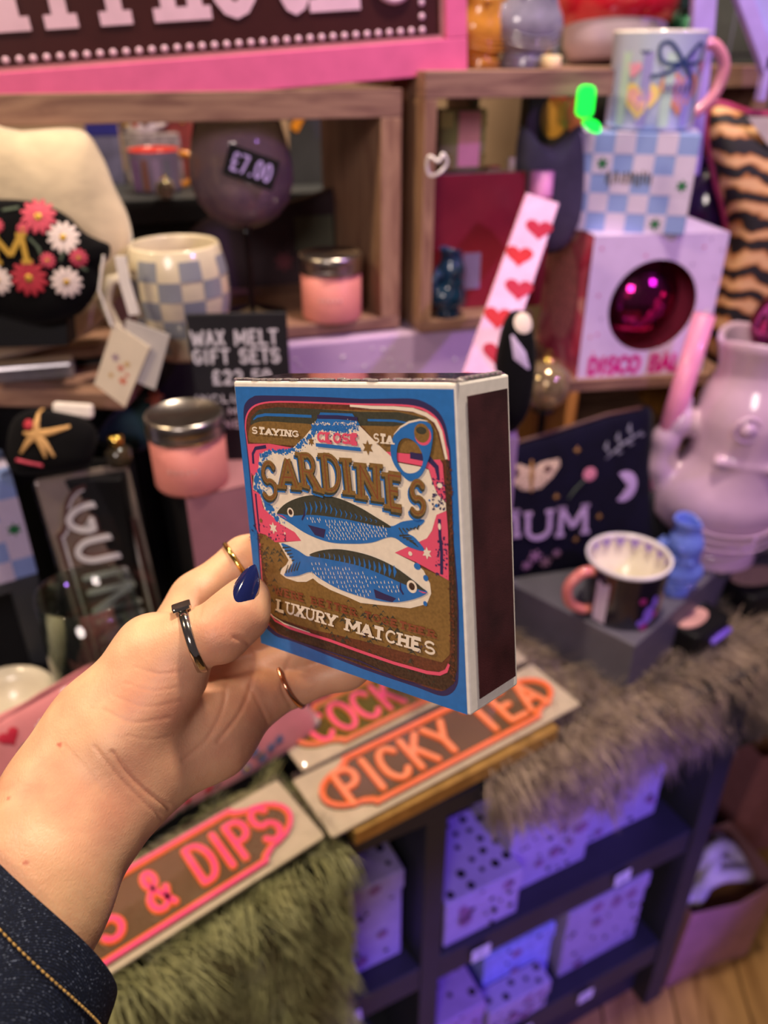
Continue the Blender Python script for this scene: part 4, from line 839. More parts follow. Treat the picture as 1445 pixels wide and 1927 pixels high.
def applique(name, polys, mat, parent, outline, thick, lift=.0012):
    b = MB()
    for p in polys:
        c = (sum(q[0] for q in p)/len(p), sum(q[1] for q in p)/len(p)); k = len(p); vs = [(c[0], c[1], pz(outline, thick, *c)+lift)]; fs = []
        for r in (.35, .7, 1.):
            for q in p:
                x, y = c[0]+(q[0]-c[0])*r, c[1]+(q[1]-c[1])*r; vs.append((x, y, pz(outline, thick, x, y)+lift*(1 if r < 1 else .6)))
        for i in range(k): fs.append((0, 1+i, 1+(i+1) % k))
        for j in range(2):
            for i in range(k): fs.append((1+j*k+i, 1+(j+1)*k+i, 1+(j+1)*k+(i+1) % k, 1+j*k+(i+1) % k))
        b.add(vs, fs)
    return b.build(name, mat, parent, smooth=True)
def daisy(cx, cy, r, n=11): return [ribbon([(cx, cy), (cx+r*.6*math.cos(a), cy+r*.6*math.sin(a)), (cx+r*math.cos(a), cy+r*math.sin(a))], [r*.12, r*.42, r*.16]) for a in [2*math.pi*i/n+.2 for i in range(n)]]
PKF = M('pink_velvet', '#d07c82', .7, var=.08, scale=30, sheen=.4); WHT = M('thread_white', '#efe8e4', .6); YEL = M('thread_yellow', '#e9b62f', .6); REDT = M('thread_red', '#b81f3a', .6); BLT = M('thread_blue', '#5d6f90', .6); GRT = M('thread_green', '#4d5a4a', .6)
_A, _B, _C = Z(330, 1530, .745), Z(590, 1375, .745), DY(100, 1290, .50)
pmx = frame3(_A, _B-_A, _C-_A); _pi = pmx.inverted(); _pn = pmx.to_3x3() @ Vector((0, 0, 1))
def pl(x, y): q = _pi @ PLN(x, y, _A, _pn); return (q.x, q.y)
pou = thing('zip_pouch', 'pink velvet pouch with daisies and red hearts propped behind the forearm', 'pouch', pmx)
ol = crom([pl(x, y) for x, y in ((-70, 1560), (-65, 1395), (75, 1306), (170, 1252), (300, 1225), (470, 1268), (560, 1312), (600, 1372), (480, 1452), (330, 1535), (150, 1650))], 4); TH = .026
pouch_mesh(ol, TH).build('body', PKF, pou, smooth=True, weld=True)
b = MB(); b.tube([(*pl(x, y), .002) for x, y in ((-60, 1393), (75, 1305), (170, 1251), (300, 1224), (470, 1267))], .0018, 8); b.build('zip', M('zip_rose', '#b56a70', .5), pou, smooth=True)
for x, y, r in ((80, 1362, .0085), (22, 1452, .009), (455, 1440, .006), (120, 1300, .005)):
    c = pl(x, y); f = applique('daisy', daisy(c[0], c[1], r), WHT if y < 1430 else BLT, pou, ol, TH); applique('daisy_centre', [disc(c[0], c[1], r*.33)], YEL, f, ol, TH, .002)
for x, y, r in ((12, 1380, .0085), (385, 1478, .005), (345, 1500, .004)): applique('heart', [heart(*pl(x, y), r, .2)], REDT, pou, ol, TH)
for x, y in ((62, 1383), (50, 1400), (40, 1395), (480, 1415), (400, 1470), (350, 1510), (330, 1525), (5, 1475)): c = pl(x, y); applique('leaf', [ribbon([(c[0]-.006, c[1]-.002), c, (c[0]+.006, c[1]+.003)], [.0004, .004, .0004])], GRT, pou, ol, TH)
for x, y in ((468, 1408), (486, 1422), (500, 1400), (515, 1385)): c = pl(x, y); applique('flower', daisy(c[0], c[1], .006, 7), BLT, pou, ol, TH)
PORC = M('porcelain_cream', '#cfc3b0', .3, coat=.5)
bq0 = DY(8, 1332, .56); bw = thing('bowl', 'cream ceramic bowl at the left picture edge behind the pink pouch', 'bowl', T((bq0.x, bq0.y, bq0.z-.045)))
bwb = thing('display_riser', 'small black block under the cream bowl', 'riser', T((bq0.x, bq0.y, .7105))); b = MB(); b.box(-.025, .025, -.02, .02, 0, bq0.z-.0455-.7105); b.build('block', M('board_black', '#101012', .6), bwb, bevel=.002)
b = MB(); b.lathe([(.018, 0), (.022, 0), (.03, .012), (.044, .04), (.048, .056), (.046, .057), (.041, .04), (.026, .016), (0.001, .012)], 40, cap=False); b.build('shell', PORC, bw, smooth=True)
# ------------------------------------------------------------------ planes and small builders for the goods
def vf(px, py, yy, rz=0., tilt=0.):                           # an upright plane through a sight line at distance yy; local x right, y up, z to the viewer
    p = DY(px, py, yy); x = Vector((math.cos(rz), math.sin(rz), 0)); up = Vector((0, 0, 1)) @ Matrix.Identity(3)
    back = Vector((-math.sin(rz), math.cos(rz), 0)); up = (up*math.cos(tilt)+back*math.sin(tilt)); return frame3(p, x, up)
def pxm(m, *pts):
    n = m.to_3x3() @ Vector((0, 0, 1)); o = m.translation; mi = m.inverted(); out = []
    for x, y in pts: q = mi @ PLN(x, y, o, n); out.append((q.x, q.y))
    return out if len(out) > 1 else out[0]
def pm1(m, x, y): return pxm(m, (x, y))
def dz(m, z): return m @ Matrix.Translation((0, 0, z))
def lathe_part(name, prof, mat, par, n=40, **k): b = MB(); b.lathe(prof, n, cap=False, **k); return b.build(name, mat, par, smooth=True)
def curve_print(name, polys, mat, par, R, lift=.0006):         # print on an upright round wall of radius R(z); polygons given as (arc length, z)
    b = MB()
    for p in polys:
        c = (sum(q[0] for q in p)/len(p), sum(q[1] for q in p)/len(p)); k = len(p); vs = []; fs = []
        def at(x, z, l): r = R(z)+l; a = x/R(z)-math.pi/2; return (r*math.cos(a), r*math.sin(a), z)
        vs.append(at(*c, lift))
        for r in (.34, .67, 1.):
            for q in p: vs.append(at(c[0]+(q[0]-c[0])*r, c[1]+(q[1]-c[1])*r, lift))
        for i in range(k): fs.append((0, 1+i, 1+(i+1) % k))
        for j in range(2):
            for i in range(k): fs.append((1+j*k+i, 1+(j+1)*k+i, 1+(j+1)*k+(i+1) % k, 1+j*k+(i+1) % k))
        b.add(vs, fs)
    return b.build(name, mat, par, smooth=True)
def sq(x0, x1, y0, y1): return [(x0, y0), (x1, y0), (x1, y1), (x0, y1)]
BLKV = M('black_velvet', '#08070b', .9, var=.2, sheen=.03, spec=.15); BLKP = M('black_paint', '#0e0d11', .55, spec=.3); CHALK = M('chalk_white', '#e6e3e6', .8, var=.1, scale=300)
# ------------------------------------------------------------------ framed sign on the left crate
sm = vf(440, 163, .80, _b, 0); sm = sm @ Matrix.Rotation(math.radians(3.7), 4, 'Z')
hs = thing('framed_sign', 'large pink framed sign reading HAPPY HOUR on brown, dotted border', 'sign', sm)
BRN = M('sign_brown', '#3f1d1d', .3, coat=.5, var=.05); PKW = M('frame_pink', '#e46a9b', .35, coat=.4, var=.04); PALE = M('sign_pale', '#e3bcd2', .45, var=.04)
xl = pm1(sm, -200, 200)[0]-.2; xr, yb = pm1(sm, 880, 137); yt = yb+.26
fw = .0292
for nm, q in (('frame_rail', (xl, xr, yb, yb+fw)), ('frame_rail', (xl, xr, yt-fw, yt)), ('frame_stile', (xr-fw*.72, xr, yb+fw, yt-fw)), ('frame_stile', (xl, xl+fw, yb+fw, yt-fw))):
    b = MB(); b.box(q[0], q[1], q[2], q[3], -.022, 0); b.build(nm, PKW, hs, bevel=.001)
b = MB(); b.box(xl+fw, xr-fw*.72, yb+fw, yt-fw, -.018, -.008); b.build('panel', BRN, hs)
b = MB(); b.box(xl+fw, xr-fw*.72, yb+fw, yb+fw+.0035, -.0078, -.004); b.box(xr-fw*.72-.0035, xr-fw*.72, yb+fw, yt-fw, -.0078, -.004); b.build('slip_moulding', M('slip_gold', '#c98d94', .35, metal=.3), hs)
b = MB(); b.ell((0, 0, 0), (.0029, .0029, .0014), 10, 6); dot = None
for k in range(62):
    x = xr-.042-k*.0107
    if dot is None: dot = b.build('dot', PALE, hs, smooth=True); o = dot
    else: o = bpy.data.objects.new('dot', dot.data); COL.objects.link(o); o.parent = hs
    o.location = (x, yb+.0375, -.0076)
for k in range(1, 14):
    o = bpy.data.objects.new('dot', dot.data); COL.objects.link(o); o.parent = hs; o.location = (xr-.042, yb+.0375+k*.0107, -.0076)
base = yb+.0620
for ch, x0, x1 in (('P', 15, 70), ('P', 108, 165), ('Y', 178, 262), ('H', 318, 378), ('O', 405, 495), ('U', 535, 590), ('R', 610, 660), ('H', -220, -160), ('A', -90, 0)):
    a = pm1(sm, x0, 40)[0]; c = pm1(sm, x1, 40)[0]; print_on('letter', glyph_polys(ch, rq(a, c, base, base+.105), .0125, .026), PALE, hs, -.0078, None, .0012)
c = pm1(sm, 748, 20); 
b = MB(); b.tube([(c[0]+.018*math.cos(t), base+.02+.020*math.sin(t), -.0072) for t in [2*math.pi*i/24 for i in range(24)]], .0035, 8, closed=True); b.build('cocktail_outline', PALE, hs, smooth=True)
# ------------------------------------------------------------------ inside the left crate
SF = 1.1147
SMOKE = M('smoky_glass', '#8f7480', .1, alpha=.46, var=.15, scale=25, coat=.9); BLKG = M('black_glass', '#08080a', .08, coat=.6)
p = Z(476, 588, SF); wg = thing('wine_glass', 'ribbed smoky wine glass with a black stem in the left crate', 'wine glass', T(p))
gR = 95*.80/1500
lathe_part('bowl', [(.004, .088), (.018, .091), (.034, .100), (.045, .114), (gR, .133), (gR*.985, .151), (gR*.9, .171), (gR*.80, .189), (gR*.78, .189), (gR*.87, .171), (gR*.955, .151), (gR*.965, .133), (.0435, .115), (.033, .102), (.018, .094), (.001, .092)], SMOKE, wg, 144, rib=.012, nrib=72)
lathe_part('stem', [(.0045, .005), (.0032, .012), (.0030, .06), (.0036, .080), (.006, .0885), (.001, .0895)], BLKG, wg, 20)
lathe_part('foot', [(.001, 0), (.036, 0), (.036, .0015), (.02, .004), (.005, .008), (.001, .008)], BLKG, wg, 48)
tm = frame3(p+Vector((-.004, -gR-.006, .160)), Vector((.93, .10, -.34)), Vector((.3, 0, 1)))
pt = thing('price_tag', 'black price card reading 7.00 clipped to the wine glass', 'price tag', tm)
b = MB(); b.box(0, .048, -.014, .014, -.001, 0); b.build('card', BLKP, pt, bevel=.0003)
for c, qq in text_quads('\u00a37.00', rq(.006, .043, -.007, .008), .3): print_on('letter', glyph_polys(c, qq, .0022, 0, True), M('chalk_lilac', '#b9a6e6', .7), pt, .0004)
STEEL = M('tin_steel', '#b9b2ab', .28, metal=1., var=.05); PKT = M('candle_pink', '#d9877f', .5, var=.04); PKB = M('candle_dusk', '#a0616a', .5, var=.04)
def tin(label, p, r, h, tilt=None):
    o = thing('candle_tin', label, 'candle', T(p, 0, tilt), 'pink candle tins with silver lids')
    lathe_part('tin_body', [(.001, 0), (r*.93, 0), (r*.965, .003), (r*.965, h*.74), (r*.9, h*.75)], PKT, o, 56)
    lathe_part('lid', [(r*.965, h*.72), (r, h*.725), (r, h*.80), (r*.985, h*.815), (r*1.0, h*.83), (r, h*.965), (r*.975, h), (r*.93, h), (r*.92, h*.985), (.001, h*.985)], STEEL, o, 56)
    curve_print('print', [sq(-r*.35+k*r*.16, -r*.27+k*r*.16, h*.35, h*.40) for k in range(5)], M('tin_print_ink', '#e9b3aa', .5), o, lambda z: r*.966)
    return o
p2 = Z(624, 601, SF); tin('pink candle tin with a silver lid inside the left crate by its side board', p2+Vector((0, .012, 0)), .0325, .066)
# dark pouch leaning at the back
mp = vf(500, 480, .99, _b, .12)
dp = thing('pouch', 'dark plum fabric pouch leaning behind the wine glass', 'pouch', mp)
out = crom(pxm(mp, (380, 415), (480, 392), (560, 372), (640, 348), (652, 372), (640, 430), (612, 560), (500, 580), (360, 570), (320, 500)), 4); pouch_mesh(out, .03).build('body', M('plum_cloth', '#3c2b33', .75, var=.12), dp, smooth=True, weld=True)
b = MB(); b.box(*[v for v in (pm1(mp, 555, 500)[0], pm1(mp, 625, 500)[0])], pm1(mp, 590, 470)[1], pm1(mp, 590, 405)[1], .0152, .0165); b.build('patch', M('sage_patch', '#57584a', .8), dp)
applique('flower', daisy(*pm1(mp, 530, 490), .012, 7), M('dusk_pink', '#7a3f4c', .7), dp, out, .03)
# checkered cup
pc_ = Z(342, 697, SF); r0 = .043
cg = thing('mug', 'round bellied cup with grey and cream checks beside the chalk sign', 'mug', T(pc_+Vector((-.004, .045, 0)), .5))
CRC = M('glaze_cream', '#d9cbae', .25, coat=.6, var=.05); GRC = M('glaze_grey', '#8c8f98', .3, coat=.5, var=.06)
prof = [(.001, 0), (.026, 0), (.031, .006), (.040, .028), (.0445, .055), (.0435, .08), (.039, .099), (.0375, .101), (.036, .099), (.040, .08), (.041, .05), (.034, .02), (.001, .012)]
lathe_part('body', prof, CRC, cg, 56)
def prR(z):
    for (a, za), (c, zc) in zip(prof[1:6], prof[2:7]):
        if za <= z <= zc: return a+(c-a)*(z-za)/(zc-za)
    return .04
b0 = MB()
for j in range(5):
    z0, z1 = .010+j*.0165, .010+(j+1)*.0165
    for i in range(14):
        if (i+j) % 2: continue
        a0, a1 = 2*math.pi*i/14, 2*math.pi*(i+1)/14; vs = []; n = 5
        for z in (z0, (z0+z1)/2, z1):
            for k in range(n+1): a = a0+(a1-a0)*k/n; r = prR(z)+.0005; vs.append((r*math.cos(a), r*math.sin(a), z))
        bb = MB(); bb.add(vs, [(q*(n+1)+k, q*(n+1)+k+1, (q+1)*(n+1)+k+1, (q+1)*(n+1)+k) for q in range(2) for k in range(n)]); bb.build('check', GRC, cg, smooth=True)
b = MB(); b.tube([(-.040, .004, .075), (-.058, .004, .074), (-.066, .004, .055), (-.060, .004, .034), (-.040, .004, .028)], .0055, 10); b.build('handle', CRC, cg, smooth=True)
# cream fleece
mf = vf(110, 400, .728, _b, .05); fc = thing('cushion', 'cream fleece cushion bunched behind the black sleep mask', 'cushion', mf)
pouch_mesh(crom(pxm(mf, (-120, 255), (40, 246), (150, 244), (190, 290), (215, 350), (242, 410), (248, 470), (220, 560), (140, 640), (-120, 660)), 5), .045).build('body', M('fleece_cream', '#d8c4a4', .9, var=.1, scale=25, sheen=.5, bump=.5, bscale=120), fc, smooth=True, weld=True)
# goods on the ledge seen through the crate
lg = thing('back_ledge', 'dark ledge behind the left crate carrying bright mugs', 'ledge', BM(0, .30, 0)); LZ = 1.20
b = MB(); b.box(-.6, .1, 0, .3, LZ-.03, LZ); b.build('board', M('ledge_grey', '#34363a', .6), lg, bevel=.002)
b = MB(); b.box(-.6, .1, .02, .3, .0, LZ-.03); b.build('body', M('ledge_dark', '#1d1a1c', .7), lg)
def mug(label, p, r, h, body, inside, handle, hang=0, prints=(), grp=None, flare=1.0, rim=None, ear=1.0):
    o = thing('mug', label, 'mug', T(p, hang), grp)
    lathe_part('body', [(.001, 0), (r*.86, 0), (r*.93, .003), (r*.95, h*.1), (r*.96*flare, h*.6), (r, h*.97)], body, o, 56)
    lathe_part('inner_wall', [(r, h*.97), (r*1.0, h), (r*.955, h), (r*.94, h*.95), (r*.9, h*.12), (.001, h*.07)], inside, o, 56)
    if rim: lathe_part('rim', [(r*1.004, h*.955), (r*1.02, h*.985), (r*1.005, h*1.012), (r*.965, h*1.012), (r*.95, h*.985)], rim, o, 56)
    e = ear; b = MB(); b.tube(crom([(r*.90, 0, h*.84), (r*1.28*e, 0, h*.86), (r*1.62*e, 0, h*.66), (r*1.52*e, 0, h*.36), (r*1.15, 0, h*.18), (r*.90, 0, h*.16)], 4, False), r*.13, 12); b.build('handle', handle, o, smooth=True)
    for nm, polys, mat in prints: curve_print(nm, polys, mat, o, lambda z: r*.965)
    return o
ORG = M('glaze_orange', '#d98a2c', .25, coat=.6); REDG = M('glaze_red', '#d8402f', .25, coat=.6); WHG = M('glaze_white', '#ded6d4', .25, coat=.6); LIL = M('glaze_lilac', '#7f6f94', .35, coat=.3)
def led(x, y, off=.40): 
    q = PLN(x, y, PB+NB*off, NB); return Vector((q.x, q.y, LZ))
g_back = 'bright goods on the back ledge'
mug('striped lilac mug with red inside and orange handle on the back ledge', led(300, 372, .36), .033, .052, LIL, REDG, ORG, math.radians(10), [('stripe', [sq(-.028+k*.014, -.022+k*.014, .005, .045)], m_) for k, m_ in enumerate((M('s_violet', '#8d5fae', .4), M('s_brown', '#7d4a35', .4), M('s_mauve', '#8f78a6', .4), M('s_slate', '#6b6a80', .4)))], g_back)
def carton(label, p, rz, w, d, h, mat, name='gift_box', cat='box', grp=None, bev=.001):
    o = thing(name, label, cat, T(p, rz), grp); b = MB(); b.box(-w/2, w/2, 0, d, 0, h); b.build('carton', mat, o, bevel=bev); return o
c1_ = carton('grey spotted gift box behind the striped lilac mug', led(300, 372, .44), _b, .075, .05, .062, M('box_grey', '#9b8f90', .6, var=.3, scale=160), grp=g_back)
c2_ = mug('white mug with red and yellow figures stacked on the spotted box', led(275, 372, .46)+Vector((0, .012, .0625)), .026, .046, WHG, ORG, WHG, math.radians(5), [('figure', [disc(-.014+.014*k, .022, .006, 10, .014)], m_) for k, m_ in enumerate((YEL, M('f_red', '#b3543c', .5), M('f_brown', '#6b4a33', .5)))], g_back)
c3_ = carton('violet gift box with a blue base on the back ledge', led(212, 372, .45), _b, .042, .05, .105, M('box_violet', '#6d6a90', .6, var=.2, scale=40), grp=g_back)
b = MB(); b.box(-.0215, .0215, -.001, .0505, .062, .085); b.build('blue_band', M('band_blue', '#2f2f8c', .5), c3_)
c4_ = carton('red gift box with a yellow flower on the back ledge', led(345, 372, .47), _b, .05, .05, .112, M('box_red', '#8e3b34', .6, var=.2, scale=60), grp=g_back)
b = MB(); b.prism(daisy(.008, .088, .014, 8)[0], 0, .001, XZ); 
for pp_ in daisy(.008, .088, .015, 8): b.prism(pp_, .0006, .0012, XZ)
b.build('flower', YEL, c4_)
# grey boards with an orange ribbon right of the glass
gp = vf(590, 260, 1.2, _b, .1); gbd = thing('picture_board', 'dark grey board with an orange ribbon behind the crate', 'board', gp)
b = MB(); q = pxm(gp, (545, 150), (640, 150), (640, 380), (545, 380)); b.prism(q, -.006, 0); b.build('panel', M('board_grey', '#33333a', .7, var=.2, scale=12), gbd)
b = MB(); b.prism(ribbon(pxm(gp, (600, 150), (552, 245)), .012), .0002, .002); b.build('ribbon', ORG, gbd)
# glass baubles under the mug
def bauble(label, p, r, mat, grp='glass baubles'):
    o = thing('bauble', label, 'bauble', T(p), grp); b = MB(); b.ell((0, 0, r), (r, r, r), 24, 16); b.build('ball', mat, o, smooth=True)
    lathe_part('cap', [(r*.25, r*1.92), (r*.25, r*2.15), (r*.05, r*2.16)], GOLD, o, 12)
    b = MB(); b.tube([(r*.12*math.cos(t), 0, r*2.28+r*.14*math.sin(t)) for t in [2*math.pi*i/14 for i in range(14)]], r*.03, 6, closed=True); b.build('loop', GOLD, o); return o
GLS = M('bauble_glass', '#e9d9b8', .04, trans=.7, ior=1.4, metal=.3, var=.2, scale=60)
bauble('small glass bauble glinting in front of the striped lilac mug', led(318, 398, .30)+Vector((0, -.004, 0)), .012, GLS)
# ------------------------------------------------------------------ left front: risers, tray, mask
ri = thing('display_riser', 'black riser behind the tall mirrored sign carrying small pouches', 'riser', T((-.335, .63, 0)))
b = MB(); b.box(.022, .10, 0, .045, .7105, 1.03); b.build('body', BLKP, ri, bevel=.002)
ri2 = thing('display_riser', 'taller black riser under the wooden tray at the left', 'riser', T((-.34, .678, 0)))
b = MB(); b.box(-.16, .095, .035, .075, .7105, 1.078); b.build('body', BLKP, ri2, bevel=.002)
ty = thing('wooden_tray', 'thick pale wooden tray in front of the left crate', 'tray', T((-.245, .672, 1.0785), math.radians(-4)))
b = MB(); b.box(-.26, .01, 0, .085, 0, .017); b.build('board', PINE, ty, bevel=.002)
TZ = 1.0957
sb = thing('silver_box', 'slim silver box lying on the wooden tray', 'box', T(Z(142, 712, TZ), math.radians(14))); b = MB(); b.box(-.16, 0, 0, .022, 0, .016); b.build('carton', M('silver_card', '#9d9aa0', .3, metal=.7, var=.1), sb, bevel=.003)
lc_ = thing('card', 'grey lilac card standing on the tray at the left edge', 'card', T(Z(-20, 690, TZ)+Vector((0, .022, 0)), math.radians(8))); b = MB(); b.box(-.03, .028, 0, .003, 0, .032); b.build('sheet', M('card_lilac', '#6f6677', .6), lc_)
yl = thing('card', 'pale yellow folded card wedge on the tray behind the silver box', 'card', T(Z(140, 668, TZ), math.radians(-6))); b = MB(); b.prism([(-.019, 0), (.018, 0), (.018, .002), (-.019, .011)], -.012, 0, XZ); b.build('sheet', M('card_yellow', '#d8cc86', .6), yl)
# sleep mask
mk = vf(95, 560, .668, math.radians(8), .14); ms = thing('sleep_mask', 'black velvet sleep mask with embroidered flowers and gold letters', 'sleep mask', mk)
mo = crom(pxm(mk, (-130, 420), (-60, 382), (10, 375), (75, 382), (125, 405), (160, 438), (188, 452), (207, 462), (205, 485), (188, 500), (186, 540), (150, 590), (80, 612), (20, 600), (-30, 590), (-130, 600), (-190, 520)), 4)
pouch_mesh(mo, .022).build('body', BLKV, ms, smooth=True, weld=True); mth = .022
MPK = M('stitch_pink', '#d04a62', .6, var=.15, scale=400); MRD = M('stitch_red', '#b5283c', .6, var=.15, scale=400); MWH = M('stitch_pale', '#ecd9d6', .6, var=.15, scale=400); MGD = M('stitch_gold', '#c49a3c', .4, metal=.5)
for x, y, r, m_ in ((77, 407, .0135, MPK), (124, 446, .0125, MWH), (62, 521, .0145, MRD), (131, 529, .0125, MWH), (96, 488, .0065, MPK), (153, 484, .0075, MPK), (50, 430, .005, MPK), (2, 525, .012, MWH), (0, 423, .006, MPK)):
    c = pm1(mk, x, y); f = applique('flower', daisy(c[0], c[1], r, 12), m_, ms, mo, mth); applique('flower_centre', [disc(c[0], c[1], r*.22)], MGD, f, mo, mth, .002)
for pts in (((60, 445), (80, 465), (85, 480)), ((125, 470), (120, 490)), ((155, 500), (168, 508)), ((10, 395), (40, 390))): applique('stem', [ribbon(pxm(mk, *pts), .002)], GRT, ms, mo, mth)
for ch, x0, x1 in (('M', 0, 52), ('U', -55, -12), ('M', -120, -66)):
    a, c = pm1(mk, x0, 492), pm1(mk, x1, 440)
    lt = print_on('letter', glyph_polys(ch, rq(a[0], c[0], a[1], c[1]), .0042, .008), MGD, ms, .0112, None, .0012)
ms_stand = thing('mask_stand', 'black wedge stand holding up the sleep mask', 'stand', mk); b = MB(); q = pxm(mk, (-100, 560), (120, 560), (120, 655), (-100, 662)); b.prism(q, -.05, -.013); b.build('wedge', BLKP, ms_stand)
# swing tags on a cord
mt = vf(235, 690, .655, math.radians(-6), .05); tg = thing('swing_tag', 'two white swing tags with printed flowers hanging from the sleep mask', 'tag', mt)
TGW = M('tag_cream', '#eadcc4', .6, var=.03); TG2 = M('tag_grey', '#c6c0bc', .6, var=.03)
b = MB(); b.prism(pxm(mt, (235, 602), (318, 632), (290, 735), (235, 712)), -.003, -.002); b.build('back_card', TG2, tg)
fcard = pxm(mt, (215, 607), (283, 653), (236, 766), (178, 722)); b = MB(); b.prism(fcard, 0, .001); f = b.build('front_card', TGW, tg)
for x, y, r, m_ in ((218, 672, 9, M('tp_mauve', '#a58aa0', .6)), (228, 692, 8, M('tp_coral', '#d8745c', .6)), (240, 685, 7, M('tp_ochre', '#d9b06a', .6)), (232, 716, 9, M('tp_orange', '#dd6a48', .6)), (210, 705, 6, M('tp_ochre', '#d9b06a', .6)), (240, 705, 5, M('tp_coral', '#d8745c', .6))):
    c = pm1(mt, x, y)
    for pp_ in daisy(c[0], c[1], r*.00045*1.0, 6): print_on('printed_petal', [pp_], m_, f, .0012)
b = MB(); b.tube([mt.inverted() @ DY(195, 480, .66), (pxm(mt, (190, 545))[0] if 0 else pm1(mt, 190, 545)[0], pm1(mt, 190, 545)[1], .004), (*pm1(mt, 212, 612), .002)], .0011, 8); b.build('cord', WHT, tg)
b = MB(); b.prism(ribbon(pxm(mt, (212, 488), (222, 540), (240, 600)), .009), -.016, -.014); b.build('white_loop', WHT, tg)
# chalk sign on the pink box
CB = 1.03
fl_ = Z(350, 940, CB); fr_ = Z(465, 913, CB); xx = (fr_-fl_).normalized(); bx_ang = math.atan2(xx.y, xx.x)
cbx = thing('candle_box', 'tall dusky pink box with black sides under the silver-lidded candle', 'box', T((fl_.x, fl_.y, .7105), bx_ang))
PKBX = M('box_dusk_pink', '#a8757a', .55, var=.04); 
b = MB(); b.box(0, .125, .001, .10, 0, CB-.7105-.0005); b.build('carton', BLKP, cbx, bevel=.0006)
b = MB(); b.box(0, .125, 0, .001, 0, CB-.7105); b.build('front_face', PKBX, cbx); b = MB(); b.box(0, .125, 0, .10, CB-.7105-.0004, CB-.7105); b.build('top_face', PKBX, cbx)
for k in range(6): print_on('print_mark', [sq(.05+k*.006, .054+k*.006, .215, .219)], M('box_print_faint', '#c79a9c', .5), cbx, .0004, XZ)
tin('pink candle tin with a silver lid on the dusky pink box', Z(363, 905, CB+.0002), .0333, .0655)
mw = vf(445, 740, .669, math.radians(4), 0.); ws = thing('chalk_sign', 'black chalk sign listing wax melt gift sets behind the candle', 'sign', mw)
tl, tr = pm1(mw, 349, 592), pm1(mw, 539, 592); bl = (mw.inverted() @ Vector((mw.translation.x, mw.translation.y, CB)))[1]
b = MB(); b.box(tl[0], tr[0], bl, tl[1], -.004, 0); b.build('board', M('slate_black', '#17161c', .7, var=.15), ws, bevel=.001)
for txt, x0, x1, y0, y1, w in (('WAX MELT', 362, 520, 650, 621, .0026), ('GIFT SETS', 366, 524, 684, 656, .0026), ('\u00a322.50', 402, 508, 722, 696, .0026), ('INCLUDES', 368, 505, 758, 741, .0014), ('TWO MELTS', 368, 505, 782, 766, .0014), ('BURNER', 368, 470, 806, 790, .0014)):
    a, c = pm1(mw, x0, y0), pm1(mw, x1, y1)
    for ch, qq in text_quads(txt, rq(a[0], c[0], a[1], c[1]), .35):
        if ch != ' ': print_on('chalk_letter', glyph_polys(ch, qq, w, 0, True), CHALK, ws, .0004)
# starfish pouch, teal pouch, little bottle, rolled label
mb2 = vf(110, 850, .628, math.radians(-4), .35); bp_ = thing('pouch', 'black velvet pouch with a gold starfish lying on the riser', 'pouch', mb2)
bo = crom(pxm(mb2, (20, 800), (60, 770), (110, 775), (160, 788), (182, 815), (178, 850), (160, 880), (100, 892), (20, 885)), 4); pouch_mesh(bo, .03).build('body', BLKV, bp_, smooth=True, weld=True)
SG = M('stitch_sand', '#c79a62', .5, metal=.2); cst = (85, 815)
for ex, ey in ((145, 800), (118, 856), (102, 858), (55, 850), (82, 768), (60, 812)): applique('starfish_arm', [ribbon(pxm(mb2, cst, ((cst[0]+ex)/2, (cst[1]+ey)/2+(-4 if ey > 830 else 2)), (ex, ey)), [.007, .0055, .0022])], SG, bp_, bo, .03, .002)
applique('red_flower', [disc(*pm1(mb2, 70, 797), .0045)], MRD, bp_, bo, .03, .003); applique('pink_ribbon', [ribbon(pxm(mb2, (45, 862), (70, 868), (95, 873)), .003)], MPK, bp_, bo, .03, .002)
lb = thing('care_label', 'white folded care label behind the starfish pouch', 'label', vf(138, 772, .645, 0, .3) @ Matrix.Rotation(-.06, 4, 'Z')); b = MB(); b.box(-.0175, .0175, -.0065, .0065, -.004, .004); b.build('fabric', M('label_white', '#e2d8d2', .6), lb, bevel=.003)
mtl = vf(250, 790, .715, math.radians(10), .3); tp = thing('pouch', 'teal green pouch with a small coral flower behind the pink box', 'pouch', mtl)
to = crom(pxm(mtl, (180, 832), (200, 790), (250, 752), (300, 742), (312, 770), (305, 815), (260, 850)), 4); pouch_mesh(to, .03).build('body', M('teal_velvet', '#12393f', .8, var=.15, sheen=.3), tp, smooth=True, weld=True)
applique('flower', daisy(*pm1(mtl, 293, 748), .008, 6), M('stitch_coral', '#e0806c', .6), tp, to, .03, .003)
bt = thing('perfume_bottle', 'tiny dark bottle with a gold cap between the mirrored sign and teal pouch', 'bottle', T(DY(226, 872, .652)))
lathe_part('bottle_body', [(.001, 0), (.011, 0), (.012, .004), (.012, .014), (.005, .019), (.001, .019)], M('bottle_smoke', '#3a3226', .1, coat=.8), bt, 24); lathe_part('cap', [(.006, .019), (.007, .02), (.007, .028), (.001, .028)], GOLD, bt, 20)
